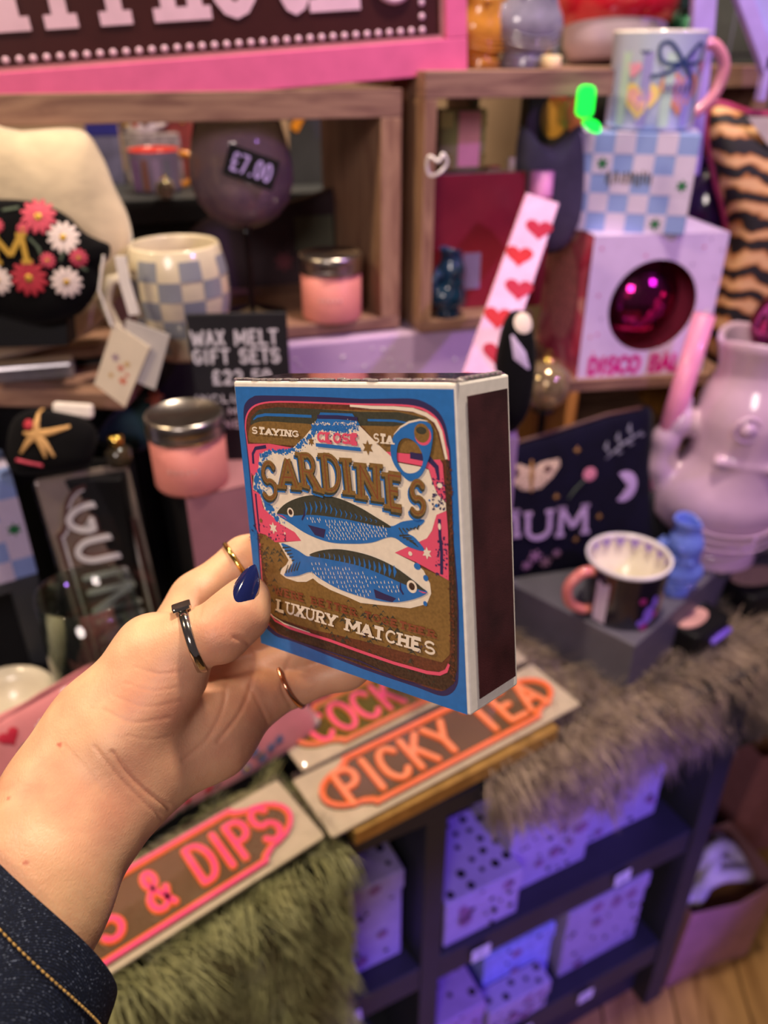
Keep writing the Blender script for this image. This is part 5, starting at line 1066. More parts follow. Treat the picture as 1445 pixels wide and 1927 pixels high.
# checked box with a mug at the left edge, on a grey stand
BLK_ = M('check_blue', '#8a9fd6', .45, coat=.2, var=.03); LILK = M('check_lilac', '#cfc2dc', .45, coat=.2, var=.03); GST = M('star_green', '#1f6b3c', .5)
def checked_box(label, mat4, w, d, h, nx, nz, stars, grp='blue checked mug boxes'):
    o = thing('mug_box', label, 'box', mat4, grp); b = MB(); b.box(0, w, 0, d, 0, h); body = b.build('carton', BLK_, o, bevel=.0008); t = None
    for i in range(nx):
        for j in range(nz):
            if (i+j) % 2 == 0: print_on('check', [sq(w*i/nx, w*(i+1)/nx, h*j/nz, h*(j+1)/nz)], LILK, o, .0003, XZ)
        for j in range(3):
            if (i+j) % 2 == 0: print_on('check', [sq(w*i/nx, w*(i+1)/nx, d*j/3, d*(j+1)/3)], LILK, o, h+.0003)
    for j in range(nz):
        for k in range(3):
            if (k+j) % 2 == 0:
                for xs in (w+.0003,): 
                    bb = MB(); bb.add([(xs, d*k/3, h*j/nz), (xs, d*(k+1)/3, h*j/nz), (xs, d*(k+1)/3, h*(j+1)/nz), (xs, d*k/3, h*(j+1)/nz)], [(0, 1, 2, 3)]); bb.build('check', LILK, o)
    for i, j in stars:
        print_on('star_patch', [sq(w*i/nx, w*(i+1)/nx, h*j/nz, h*(j+1)/nz)], LILK, o, .0005, XZ); print_on('star', [star(w*(i+.5)/nx, h*(j+.5)/nz, h/nz*.36, 6, .5)], GST, o, .0008, XZ)
    return o
pr = D(72, 1082, .76); SZt = pr.z
st_ = thing('display_stand', 'dark grey stand under the checked box at the left edge', 'stand', T((pr.x, pr.y, 0), math.radians(31)))
b = MB(); b.box(-.16, 0, .002, .07, SZt-.012, SZt-.0005); b.build('top_plate', M('stand_grey', '#3b3d42', .5), st_, bevel=.001); b = MB(); b.box(-.026, -.002, .004, .06, .7105, SZt-.012); b.build('leg', M('stand_grey', '#3b3d42', .5), st_); b = MB(); b.box(-.16, -.14, .004, .06, .7105, SZt-.012); b.build('leg', M('stand_grey', '#3b3d42', .5), st_)
cbm = T((pr.x, pr.y, SZt), math.radians(31)) @ Matrix.Translation((-.117, .003, 0))
checked_box('blue and lilac checked mug box at the left picture edge', cbm, .117, .064, .105, 6, 5, [(5, 2)])
GMUG = M('glaze_candy', '#d98a9a', .3, coat=.6)
mug('candy pink handled mug with red marks on the left checked box', cbm @ Vector((.030, .034, .1055)), .042, .088, WHG, WHG, GMUG, math.radians(-5), [('mark', [disc(.02, .04, .008)], REDG)], None, 1., None, 1.05)
# tall mirrored sign in a clear case, glass vase
a_, c_, d_ = D(64, 902, .705), D(238, 862, .725), Z(212, 1400, .728)
gm = frame3(Vector(d_), Vector(a_)-Vector(d_), Vector(a_)-Vector(c_)); Lg = (Vector(a_)-Vector(d_)).length; Wg = (Vector(a_)-Vector(c_)).length
gx = gm @ Matrix.Rotation(math.pi, 4, 'Z') @ Matrix.Translation((-Lg/2, Wg/2, 0))
CHR = M('chrome_face', '#f2eeea', .25, metal=.1); CHB = M('letter_plum', '#5c3a36', .35, coat=.4); SMIR = M('mirror_silver', '#b8a08c', .18, metal=.45, var=.1, scale=9)
sg = sign('tall clear boxed mirror sign with chrome letters standing behind the hand', gx, Lg, Wg, 'GUINNESS', SMIR, CHB, CHR, CHB, CHR, M('sign_card_grey', '#8f8078', .6), lh=.52, wl=.0098)
vz = DY(172, 1165, .560); va = thing('glass_vase', 'clear glass vase standing in front of the tall mirrored sign', 'vase', T((vz.x, vz.y, .7275)))
lathe_part('glass', [(.001, 0), (.034, 0), (.040, .006), (.043, .08), (.0425, .17), (.041, .232), (.0395, .232), (.041, .17), (.0415, .08), (.036, .012), (.001, .010)], clear_mat('vase_glass', '#e4ece4', .04, 1., .1), va, 48)
# ------------------------------------------------------------------ right crate and its goods
RF = 1.1122
def rb(px, py, off): return PLN(px, py, PB+NB*off, NB)
mbk = vf(895, 450, .888, math.radians(16), .03); bk = thing('book', 'tall dark red book standing in the right crate', 'book', mbk)
q = pxm(mbk, (822, 322), (978, 330), (972, 588), (812, 578)); zb = (mbk.inverted() @ Vector((mbk.translation.x, mbk.translation.y, RF)))[1]; x0, x1 = min(q[0][0], q[3][0]), max(q[1][0], q[2][0]); yt_ = (q[0][1]+q[1][1])/2
REDB = M('cover_red', '#8e1f30', .45, coat=.2, var=.05)
b = MB(); b.box(x0, x1, zb, yt_, -.003, 0); b.build('front_cover', REDB, bk, bevel=.0006); b = MB(); b.box(x0, x1, zb, yt_, -.074, -.071); b.build('back_cover', REDB, bk); b = MB(); b.box(x0, x0+.003, zb, yt_, -.071, -.003); b.build('spine', REDB, bk)
b = MB(); b.box(x0+.003, x1-.003, zb+.002, yt_-.003, -.071, -.003); b.build('pages', M('page_cream', '#e7d9cc', .8), bk)
b = MB(); c = pm1(mbk, 887, 510); b.box(c[0]-.010, c[0]+.010, c[1]-.019, c[1]+.019, 0, .0006); b.build('label', M('label_lilac', '#8f7ab5', .5), bk)
tp_z = (mbk @ Vector((0, yt_, 0))).z
gk = thing('gift_pack', 'small pink and gold pack balanced on top of the red book', 'box', T(Vector((rb(872, 305, .04).x, mbk.translation.y+.030, tp_z)), math.radians(14)))
b = MB(); b.box(-.026, .024, 0, .022, 0, .058); b.build('carton', M('pack_olive', '#8f8a5e', .4, coat=.4), gk, bevel=.0015); b = MB(); b.box(-.006, .018, -.001, 0, .003, .056); b.build('pink_panel', M('pack_pink', '#e79ab0', .4), gk)
for sx in (-1, 1):
    for sz in (0, 1): b = MB(); b.box(-.026 if sx < 0 else .018, -.012 if sx < 0 else .024, -.0014, 0, .001+sz*.040, .016+sz*.040); b.build('gold_corner', M('pack_gold', '#e8cf86', .2, metal=.8), gk)
wl = thing('white_bow', 'small white ribbon loop on the crate upright beside the red book', 'ribbon', vf(820, 312, .785, 0, 0)); b = MB()
b.tube(crom([(-.008, 0, 0), (-.006, .008, .002), (.002, .004, .004), (.006, .010, .002), (.010, .002, 0), (.003, -.006, .002), (-.005, -.008, 0)], 5), .0016, 8, closed=True); b.build('loop', WHT, wl, smooth=True)
# gluggle jugs: a fish on its tail, mouth open as the spout
_jg = {}
def jug_mesh():
    u = .00066
    def fn(P):
        x, y, z = P[..., 0]/u, P[..., 1]/u, P[..., 2]/u; Q_ = np.stack([x, y, z], -1)
        bell = (np.sqrt((x/130)**2+(y/98)**2+((z-125)/100)**2)-1)*98
        foot = np.maximum(np.sqrt(x**2+y**2)-(82-.12*z), np.abs(z-16)-16)
        g = smin(bell, foot, 22)
        for a, c, ra, rb_ in (((8, 0, 190), (12, 0, 290), 90, 88), ((12, 0, 290), (10, 0, 375), 86, 64), ((10, 0, 375), (6, 0, 420), 62, 74)): g = smin(g, cone_sdf(Q_, a, c, ra, rb_), 18)
        t = None
        for a, c, ra, rb_ in (((-92, 0, 115), (-124, 0, 180), 42, 27), ((-124, 0, 180), (-124, 0, 235), 27, 24), ((-124, 0, 235), (-104, 0, 275), 24, 22), ((-108, 0, 270), (-98, 0, 312), 22, 8), ((-104, 0, 268), (-55, 0, 262), 22, 26)):
            d = cone_sdf(Q_, a, c, ra, rb_); t = d if t is None else smin(t, d, 10)
        g = smin(g, t, 9)
        for sy in (-1, 1): g = smin(g, np.sqrt((x+20)**2+(y-sy*82)**2+(z-292)**2)-15, 4); g = smin(g, cone_sdf(Q_, (-52, sy*74, 226), (45, sy*84, 218), 9, 9), 6)
        cav = cone_sdf(Q_, (10, 0, 320), (6, 0, 445), 46, 66); g = np.maximum(g, -cav)
        cut = (z-405)+np.abs(y)*-.35+(x-6)*.20; g = np.maximum(g, np.minimum(cut, 30))
        return g*u
    return sdf_mesh(fn, (-.112, -.075, -.006), (.10, .075, .31), .0021)
JV, JQ = jug_mesh(); JV = laplace(JV, JQ, 2)
def jug(label, p, scale, rz, mat, mirror=False, grp='fish shaped gluggle jugs'):
    o = thing('fish_jug', label, 'jug', T(p, rz) @ Matrix.Diagonal((scale*(-1 if mirror else 1), scale, scale, 1)), grp)
    me = bpy.data.meshes.new('jug_body'); me.from_pydata(JV.tolist(), [], (JQ[:, ::-1] if mirror else JQ).tolist()); me.update(); me.polygons.foreach_set('use_smooth', [True]*len(me.polygons)); link('jug_body', me, mat, o)
    for sy in (-1, 1):
        b = MB(); b.tube([(-.0132+.0140*math.cos(t), sy*.0575, .1927+.0140*math.sin(t)) for t in [2*math.pi*i/20 for i in range(20)]], .0022, 8, closed=True); b.build('eye_ring', mat, o, smooth=True)
    for k in range(3):
        b = MB(); b.tube(crom([(-.062, -.042, .072-.012*k), (-.025, -.063, .060-.010*k), (.025, -.063, .060-.010*k), (.062, -.042, .072-.012*k)], 6, False), .0016, 6); b.build('scale_ridge', mat, o, smooth=True)
    return o
TOPZ = 1.3455
def topz(px, py=120, off=.08):
    p = PLN(px, py, PB+NB*off, NB); return Vector((p.x, p.y, TOPZ))
jug('amber gold fish jug at the frame corner on the right crate', topz(903, off=.07), .40, math.radians(30), M('glaze_amber', '#c98a34', .2, coat=.8, var=.08), True)
jug('pewter grey fish jug with a looped tail on the right crate', topz(985, off=.06), .46, math.radians(20), M('glaze_pewter', '#8d8a9a', .18, coat=.8, var=.08))
tk = thing('tea_light', 'small cream candle stub beside the pewter jug', 'candle', T(topz(1036, off=.03))); lathe_part('wax', [(.001, 0), (.010, 0), (.0105, .001), (.0105, .010), (.009, .0115), (.001, .010)], M('wax_cream', '#e8d3a8', .4, sub=.3), tk, 24); b = MB(); b.tube([(0, 0, .010), (0, 0, .016)], .0007, 6); b.build('wick', INK, tk)
OGS = 1.12
og = thing('ornament', 'rounded white ornament with a thick glossy red band and lilac dome', 'ornament', T(topz(1150, off=.20)) @ Matrix.Scale(1.12, 4))
lathe_part('body', [(.001, 0), (.036, 0), (.048, .004), (.055, .020), (.056, .05)], M('orn_white', '#b9a6b8', .35, coat=.4), og, 56)
lathe_part('red_band', [(.052, .034), (.060, .040), (.066, .054), (.067, .066), (.062, .080), (.052, .086)], M('orn_red', '#c8142e', .15, coat=1.), og, 56)
lathe_part('dome', [(.056, .074), (.057, .096), (.050, .12), (.03, .14), (.001, .147)], M('orn_dome', '#8a82b0', .15, coat=.8), og, 56)
og.matrix_world = og.matrix_world @ Matrix.Rotation(math.radians(-9), 4, 'X')
gb_ = thing('glitter_ball', 'dark green glittering ball on a green stand behind the heart mug', 'ornament', T(topz(1285, off=.20))); b = MB(); b.ell((0, 0, .030), (.030, .030, .030), 28, 18); b.build('ball', M('glit_green', '#1d5a3c', .15, metal=.6, var=.5, scale=250, bump=.8, bscale=600), gb_, smooth=True); b = MB(); b.box(-.018, .018, -.014, .014, .06, .10); b.build('stem_block', M('dk_green', '#18302a', .4), gb_, bevel=.002)
# dim goods deeper in the right crate
mc = vf(1040, 200, 1.02, _b, .05); cb_ = thing('cookbook', 'dark book with fruit on its cover at the back of the right crate', 'book', mc); b = MB(); q = pxm(mc, (1000, 150), (1125, 150), (1110, 300), (985, 300)); b.prism(q, -.02, 0); b.build('cover', M('cover_dark', '#2e2620', .5), cb_)
for nm, x, y, r, m_ in (('lemon', 1042, 222, .017, M('p_lemon', '#c98f30', .5)), ('leaf', 1062, 215, .012, M('p_leaf', '#5f8a36', .5)), ('pepper', 1052, 178, .012, M('p_red', '#b5402c', .5)), ('orange', 1085, 215, .016, M('p_rust', '#a35a36', .5))): c = pm1(mc, x, y); print_on(nm, [disc(c[0], c[1], r, 18, r*1.25)], m_, cb_, .0005)
me_ = vf(1030, 330, .93, _b, .1); ep = thing('pouch', 'charcoal pouch with two pointed ears in the right crate', 'pouch', me_)
eo = crom(pxm(me_, (980, 235), (1005, 262), (1035, 275), (1062, 258), (1095, 235), (1105, 300), (1095, 400), (1060, 470), (1000, 470), (975, 380), (970, 300)), 3); pouch_mesh(eo, .03).build('body', M('charcoal_cloth', '#46414f', .7, var=.15), ep, smooth=True, weld=True)
bd = thing('candle_stub', 'white pillar with a red side tucked behind the red book', 'candle', T(rb(968, 330, .10)-Vector((0, 0, .115)))); bd.location.z = RF; b = MB(); b.box(-.009, .009, -.008, .008, 0, 1.255-RF); b.build('pillar', M('pillar_white', '#cdb9a6', .5), bd, bevel=.002); b = MB(); b.box(0, .0095, -.0086, -.008, .06, 1.235-RF); b.build('red_side', REDG, bd)
GRN = M('glint_glow', '#19ff4a', .3, emit='#12ff3c', estr=1.5)  # self-glowing green for a reflection of green light; no lamp hangs here
gl = thing('green_glint', 'bright green reflection beside the heart mug, built as glowing pieces', 'reflection', vf(1118, 205, .86, 0, 0)); gmw = gl.matrix_world
b = MB(); b.prism(rrect(*[pm1(gmw, 1106, 0)[0], pm1(gmw, 1140, 0)[0]], pm1(gmw, 1118, 221)[1], pm1(gmw, 1118, 160)[1], .006), -.004, .004); b.build('lens', GRN, gl, bevel=.001); b = MB(); b.prism(crom(pxm(gmw, (1096, 230), (1112, 224), (1126, 232), (1128, 248), (1112, 248)), 3), -.004, .004); b.build('lens', GRN, gl); b = MB(); b.tube([(0, (gmw.inverted() @ Vector((0, 0, 1.322)))[1], -.006), (0, -.02, -.006)], .0015, 6); b.build('cord', INK, gl)  # both lens pieces and the cord only stand in for that green reflection
mh = vf(840, 560, .79, math.radians(25), 0); jug('small deep teal fish jug at the front of the right crate', Vector((rb(842, 606, -.004).x, rb(842, 606, -.004).y, RF)), .25, math.radians(35), M('glaze_teal', '#0f3350', .15, coat=.9, var=.1))
# ------------------------------------------------------------------ disco ball box on a small crate, checked box, heart mug
CT = 1.024
fl2 = Z(1085, 712, CT); fr2 = Z(1310, 700, CT); xd = (fr2-fl2).normalized(); ang = math.atan2(xd.y, xd.x)
cr = thing('wooden_crate', 'small timber crate under the disco ball box', 'crate', T((fl2.x, fl2.y, .7190), ang) @ Matrix.Translation((-.012, -.008, 0)))
H_ = CT-.719
boards(cr, [('top_board', 0, .20, 0, .20, H_-.014, H_), ('floor_board', 0, .20, 0, .20, 0, .014), ('shelf', .014, .186, .01, .19, H_-.115, H_-.105), ('back_board', .014, .186, .19, .20, .014, H_-.014)], PINE, bev=.001); boards(cr, [('side_board', 0, .014, 0, .20, .014, H_-.014), ('side_board', .186, .20, 0, .20, .014, H_-.014)], wood('pine_gold', '#c98c40', '#9a6024', 6., (14, 14, 2), .5), bev=.001)
PKP = M('dbox_pink', '#e0567c', .4, coat=.3, var=.08, scale=30); LVP = M('dbox_lilac', '#dcc6ec', .4, coat=.3, var=.03); MAG = M('dbox_magenta', '#d4178a', .4, coat=.3)
K_ = .947/.733; wB, dB, hB = .1215*K_, .115*K_, .126*K_
dbm = T((fl2.x, fl2.y, CT), ang)
dbx = thing('disco_ball_box', 'pink and lilac window box reading DISCO BALL with a round opening', 'box', dbm)
b = MB(); b.add([(0, 0, 0), (0, dB, 0), (0, dB, hB), (0, 0, hB)], [(0, 1, 2, 3)]); b.add([(wB, 0, 0), (wB, dB, 0), (wB, dB, hB), (wB, 0, hB)], [(0, 1, 2, 3)]); b.add([(0, dB, 0), (wB, dB, 0), (wB, dB, hB), (0, dB, hB)], [(0, 1, 2, 3)]); b.add([(0, 0, 0), (wB, 0, 0), (wB, dB, 0), (0, dB, 0)], [(0, 1, 2, 3)]); o = b.build('carton', PKP, dbx, weld=True); sl = o.modifiers.new('card', 'SOLIDIFY'); sl.thickness = .0012
b = MB(); b.box(0, wB, 0, dB, hB-.0012, hB); b.build('lid', LVP, dbx)
n = 48; cxh, czh, rh = .062*K_, .064*K_, .041*K_; po = []
for i in range(n):
    a = 2*math.pi*i/n; k = min((wB-cxh if math.cos(a) > 0 else cxh)/max(1e-6, abs(math.cos(a))), (hB-czh if math.sin(a) > 0 else czh)/max(1e-6, abs(math.sin(a)))); po.append((cxh+k*math.cos(a), czh+k*math.sin(a)))
for cx_, cz_ in ((0, 0), (wB, 0), (wB, hB), (0, hB)):
    i = min(range(n), key=lambda i: (po[i][0]-cx_)**2+(po[i][1]-cz_)**2); po[i] = (cx_, cz_)
hi_ = [(cxh+rh*math.cos(2*math.pi*i/n), czh+rh*math.sin(2*math.pi*i/n)) for i in range(n)]
b = MB(); ringpoly(b, po, hi_, -.0006, .0006); b.v = [tuple(XZ @ Vector(v)) for v in b.v]; b.build('front_panel', LVP, dbx)
for c, qq in text_quads('DISCO BALL', rq(.010*K_, .110*K_, .004*K_, .0185*K_), .22):
    if c != ' ': print_on('letter', glyph_polys(c, qq, .0052, 0, True), MAG, dbx, .0010, XZ)
for k in range(34):
    x, z = random.uniform(.006, wB-.006), random.uniform(.024, hB-.006)
    if (x-cxh)**2+(z-czh)**2 > (rh+.006)**2: print_on('sparkle', [star(x, z, .0024, 4, .4)], random.choice((MAG, PKP, M('spark_grey', '#a58fb5', .4))), dbx, .0010, XZ)
b = MB(); b.add([(-.0004-.0012, dB/2+.05*math.cos(t), hB*.52+.058*math.sin(t)) for t in [2*math.pi*i/32 for i in range(32)]], [tuple(range(32))]); b.build('side_motif', M('dbox_coral', '#f08a8e', .4, var=.25, scale=260), dbx)
for k in range(10):
    t = 2*math.pi*k/10; b = MB(); b.add([(-.0018, dB/2+0.056*math.cos(t-.08), hB*.52+.064*math.sin(t-.08)), (-.0018, dB/2+0.056*math.cos(t+.08), hB*.52+.064*math.sin(t+.08)), (-.0018, min(dB, max(0, dB/2+.105*math.cos(t+.11))), min(hB, max(0, hB*.52+.105*math.sin(t+.11)))), (-.0018, min(dB, max(0, dB/2+.105*math.cos(t-.11))), min(hB, max(0, hB*.52+.105*math.sin(t-.11))))], [(0, 1, 2, 3)]); b.build('side_ray', M('dbox_rose', '#f0a0a6', .4) if k % 2 else M('dbox_deep', '#c8305e', .4), dbx)
def disco(label, mat4, r, mat, core, grp='mirror balls'):
    o = thing('disco_ball', label, 'disco ball', mat4, grp); b = MB(); b.ell((0, 0, 0), (r*.985, r*.985, r*.985), 40, 26); b.build('core', core, o, smooth=True); b = MB(); nv = 24
    for j in range(1, nv-1):
        t0, t1 = math.pi*j/nv+.008, math.pi*(j+1)/nv-.008; nu = max(6, int(2*math.pi*math.sin((t0+t1)/2)*nv/math.pi))
        for i in range(nu):
            a0, a1 = 2*math.pi*i/nu+.012, 2*math.pi*(i+1)/nu-.012; b.add([(r*math.sin(t)*math.cos(a), r*math.sin(t)*math.sin(a), r*math.cos(t)) for t, a in ((t0, a0), (t1, a0), (t1, a1), (t0, a1))], [(0, 1, 2, 3)])
    p_ = b.build('mirror_tiles', mat, o); p_['kind'] = 'stuff'; return o
disco('magenta mirror ball inside the window box', dbm @ Matrix.Translation((cxh, .047*K_, czh)), .0425*K_, M('mirror_magenta', '#b0207c', .12, metal=1., var=.1), M('ball_core', '#3a0a2c', .5))
# checked box + heart mug
q0 = Z(1063, 432, CT+hB); q1_ = Z(1286, 443, CT+hB); xd2 = (q1_-q0).normalized(); a2 = math.atan2(xd2.y, xd2.x); w2 = (q1_-q0).length
cm = T((q0.x, q0.y, CT+hB+.0003), a2); h2 = .0765*K_
cx2 = checked_box('blue and lilac checked mug box stacked on the disco ball box', cm, w2, .11, h2, 6, 5, [(1, 3), (5, 2), (4, 0)])
b = MB()
for k in range(13):
    x = w2*.30+k*w2*.030; b.prism(ribbon([(x, h2*.50+random.uniform(-.002, .002)), (x+random.uniform(-.002, .002), h2*.62+random.uniform(-.002, .002))], .0016), .0008, .0010, XZ)
b.build('wordmark', M('ink_brown', '#4a3226', .5), cx2)['kind'] = 'stuff'
hm_p = cm @ Vector((w2*.58, .058, h2+.0005)); PBL = M('glaze_paleblue', '#b9c4e0', .22, coat=.7, var=.03); STP = M('stripe_violet', '#9a93d2', .3, coat=.4); STG = M('stripe_mint', '#b9d3c8', .3, coat=.4); HTO = M('heart_orange', '#d98a5a', .35); HTP = M('heart_pink', '#e59ab8', .35); HTY = M('heart_yellow', '#ecd07a', .35); NVB = M('bow_navy', '#2c3f6c', .35); HRD = M('heart_red', '#c43c4e', .35)
mr, mhh = .0375, .072; MS = K_
bowl_ = [[(0+.004, .050), (.014, .062), (.020, .056), (.014, .047)], [(-.004+.004, .050), (-.014, .063), (-.018, .055), (-.012, .047)]]
pr_ = [('stripe', [sq(-.045+k*.018, -.037+k*.018, .004, mhh*.93)], STP if k % 2 else STG) for k in range(6)]+[('heart', [heart(.006, .030, .019)], HTO), ('heart_inner', [heart(.006, .030, .0145)], M('heart_lilac', '#b89ad0', .35)), ('heart', [heart(-.026, .024, .016)], HTY), ('heart_inner', [heart(-.026, .024, .0115)], HTP), ('heart', [heart(-.034, .045, .007)], HTP), ('heart', [heart(.030, .046, .007)], HRD), ('flower', [disc(-.026, .060, .005)], NVB), ('flower_centre', [disc(-.026, .060, .0022)], HRD)]
hmug = mug('pale striped mug with hearts, a navy bow and pink handle on the checked box', hm_p, mr, mhh, PBL, WHG, GMUG, math.radians(10), pr_, None, 1.); hmug.matrix_world = hmug.matrix_world @ Matrix.Scale(K_, 4)
for ix, c_o in enumerate(list(hmug.children)): pass
def bow_line(pts, w=.0028): curve_print('bow', [p for a_, b_ in zip(pts[:-1], pts[1:]) for p in [ribbon([a_, b_], w)]], NVB, hmug, lambda z: mr*.968, .0012)
bow_line(crom([(.004, .050), (.016, .062), (.024, .060), (.020, .050), (.004, .049)], 4, False)); bow_line(crom([(.004, .050), (-.008, .063), (-.016, .061), (-.012, .050), (.004, .049)], 4, False)); bow_line(crom([(.004, .049), (-.010, .042), (-.020, .040)], 4, False)); bow_line(crom([(.004, .049), (.014, .040), (.016, .034)], 4, False))
print('')
# print turns to face the viewer: text in the heart
curve_print('heart_text', [sq(-.008+k*.0046, -.005+k*.0046, .029, .035) for k in range(6)], M('ink_mauve', '#6b5a90', .5), hmug, lambda z: mr*.968, .0014)
# ------------------------------------------------------------------ long heart-printed roll, red roll, black and white pouch, glass bauble
zpb = DY(955, 812, .70).z; mr1, mr2 = D(1022, 372, .80), D(905, 715, .72); ax_ = (mr1-mr2).normalized()
hm = frame3(mr2, ax_, (CAM-mr2).cross(ax_))
hb = thing('gift_tube', 'long leaning box printed with pink and red hearts beside the red book', 'gift box', hm); Lh = (mr1-mr2).length; Ld = (mr2.z-zpb-.02)/ax_.z
pb0 = DY(898, 812, .72); pb1 = DY(966, 812, .72); pbk = thing('display_riser', 'lilac block behind the matchbox carrying the heart-printed box', 'riser', T((pb0.x, .688, .7185))); b = MB(); b.box(-.045, pb1.x-pb0.x, 0, .075, 0, zpb-.0005-.7185); b.build('block', LILAC, pbk, bevel=.002)
HBW = M('hbox_white', '#cfa3cc', .6, spec=.2)
b = MB(); b.box(-Ld, Lh, -.017, .017, -.030, 0); b.build('carton', HBW, hb, bevel=.001); b = MB(); b.box(-Ld, Lh, .0172, .0178, -.030, 0); b.build('side_panel', M('hbox_pink', '#e79ab0', .4), hb)
for k in range(9):
    x = -.12+k*.038
    if x < -Ld+.014: continue
    print_on('heart', [heart(x, (.004 if k % 2 else -.006), .0145, -math.pi/2+.2)], M('hbox_red', '#b0182c', .6, spec=.2) if k % 2 else M('hbox_crimson', '#a3123c', .6, spec=.2), hb, .0006)
rr_ = D(1020, 330, .84); gt = thing('gift_tube', 'pink capped red tube standing behind the heart-printed box', 'gift tube', T(Vector((rr_.x, rr_.y, 1.1122)))); lathe_part('tube', [(.001, 0), (.012, 0), (.012, rr_.z-1.1122-.02), (.001, rr_.z-1.1122-.02)], M('tube_red', '#9c1f3c', .4), gt, 24); lathe_part('cap', [(.0125, rr_.z-1.1122-.02), (.0125, rr_.z-1.1122+.004), (.001, rr_.z-1.1122+.004)], M('cap_pink', '#d98ac4', .4), gt, 24)
mz = vf(970, 660, .70, math.radians(10), .2); zp = thing('pouch', 'black pouch with white leaf patches behind the matchbox', 'pouch', mz); zo = crom(pxm(mz, (950, 600), (985, 585), (1000, 610), (1006, 690), (990, 780), (955, 812), (930, 720)), 4); pouch_mesh(zo, .028).build('body', BLKV, zp, smooth=True, weld=True)
applique('white_leaf', [ribbon(pxm(mz, (955, 628), (968, 665), (985, 690)), [.002, .012, .002])], M('leaf_lilac', '#c7b6d6', .6), zp, zo, .028); applique('white_patch', [disc(*pm1(mz, 978, 606), .009)], M('leaf_cream', '#d3c3b4', .6), zp, zo, .028)
bauble('large clear bauble with gold glints beside the small crate', DY(1022, 768, .875)-Vector((0, 0, .0)), .029, M('bauble_smoke', '#cbb28c', .04, trans=.6, ior=1.4, metal=.25, var=.25, scale=70))
bs = bpy.data.objects['bauble.001'] if 'bauble.001' in bpy.data.objects else None
bst = thing('bauble_stand', 'slim dark post under the clear bauble', 'stand', T((DY(1022, 768, .875).x, DY(1022, 768, .875)  .y, .7185))); hh_ = DY(1022, 768, .875).z-.719; lathe_part('post', [(.001, 0), (.024, 0), (.024, .004), (.004, .008), (.004, hh_-.006), (.014, hh_-.001), (.001, hh_-.0005)], BLKP, bst, 24)
# ------------------------------------------------------------------ grey riser with mug, jugs, navy pouch
RZ = .793; kc = Vector((.277, .687, 0)); rdir = (Vector((.53, .943, 0))-kc).normalized(); ra = math.atan2(rdir.y, rdir.x)
GREYR = M('riser_grey', '#5d5a66', .45, var=.06)
rs = thing('display_riser', 'flat grey riser box on the fur throw carrying jugs and a mug', 'riser', T((kc.x, kc.y, .7195), ra)); b = MB(); b.box(0, .44, 0, .27, 0, RZ-.7195); b.build('block', GREYR, rs, bevel=.002)
NVM = M('enamel_navy', '#161327', .2, coat=.8, var=.1); CRI = M('enamel_cream', '#ece3cf', .25, coat=.6)
ANG = math.radians(200)
mg = mug('navy enamel mug with white rim and coral handle on the grey riser', Z(1166, 1144, RZ+.0003), .047, .074, NVM, CRI, M('enamel_coral', '#e08478', .3, coat=.6), ANG, [], None, 1., M('enamel_white', '#f3eef0', .2, coat=.8), 1.0)
def mug_print(nm, polys, m_): # print turned back to face the shop front
    curve_print(nm, [[(x-(ANG)*.047*.965, z) for x, z in p] for p in polys], m_, mg, lambda z: .047*.966)
mug_print('white_panel', [sq(-.046, -.030, .004, .068)], M('enamel_lilac', '#cdbfe0', .3, coat=.5)); mug_print('rabbit_print', [disc(.018, .022, .007, 14, .012), disc(.024, .038, .004, 12, .008), disc(.010, .012, .005)], M('print_violet', '#8c6ae0', .4)); mug_print('flower_print', [disc(.008, .042, .004), disc(.014, .006, .005), disc(.028, .020, .004)], M('print_mag', '#a8307c', .4))
b = MB(); 
for k in range(16):
    a = 2*math.pi*k/16; vs = [(r_*math.cos(a+d), r_*math.sin(a+d), z) for r_, z, d in ((.0435, .071, -.19), (.0435, .071, .19), (.0420, .058, 0))]; b.add(vs, [(0, 1, 2)])
b.build('scallop_border', M('scallop_lilac', '#a58ad0', .4), mg)['kind'] = 'stuff'
jug('large pearly lilac fish jug with open mouth on the grey riser', Z(1335, 1035, RZ+.0003), 1.02, math.radians(-4), M('glaze_pearl', '#c9a9c4', .2, coat=.9, var=.03))
jug('small cornflower blue fish jug between the navy mug and the lilac jug', Z(1266, 1108, RZ+.0003), .35, math.radians(-12), M('glaze_cornflower', '#6f86e0', .2, coat=.8, var=.05))
jp = Z(1335, 1035, RZ); disco('rose pink mirror ball resting in the mouth of the lilac jug', T(jp+Vector((.030, -.004, .300))), .044, M('mirror_rose', '#d8629a', .12, metal=1., var=.1), M('ball_core_p', '#5a1f3c', .5))
# navy pouch
pl_, pr2 = Z(985, 1090, RZ), Z(1236, 1055, RZ); xr_ = (pr2-pl_).normalized(); an_ = math.atan2(xr_.y, xr_.x)
bk_ = Vector((-xr_.y, xr_.x, 0)); mn_ = frame3(pl_, xr_, Vector((0, 0, 1))*math.cos(.16)+bk_*math.sin(.16)); mn_ = Matrix.Translation(Vector((0, 0, .004))+bk_*.012) @ mn_
NV = M('navy_velvet', '#0b0920', .9, var=.15, sheen=.03, spec=.15); np_ = thing('zip_pouch', 'navy velvet pouch embroidered with MUM, a moth and a crescent moon', 'pouch', mn_)
no_ = crom(pxm(mn_, (830, 1120), (820, 880), (960, 838), (1060, 808), (1140, 782), (1205, 768), (1224, 768), (1228, 800), (1224, 880), (1230, 960), (1234, 1050), (1120, 1072), (985, 1092)), 3); nt_ = .026
pouch_mesh(no_, nt_).build('body', NV, np_, smooth=True, weld=True)
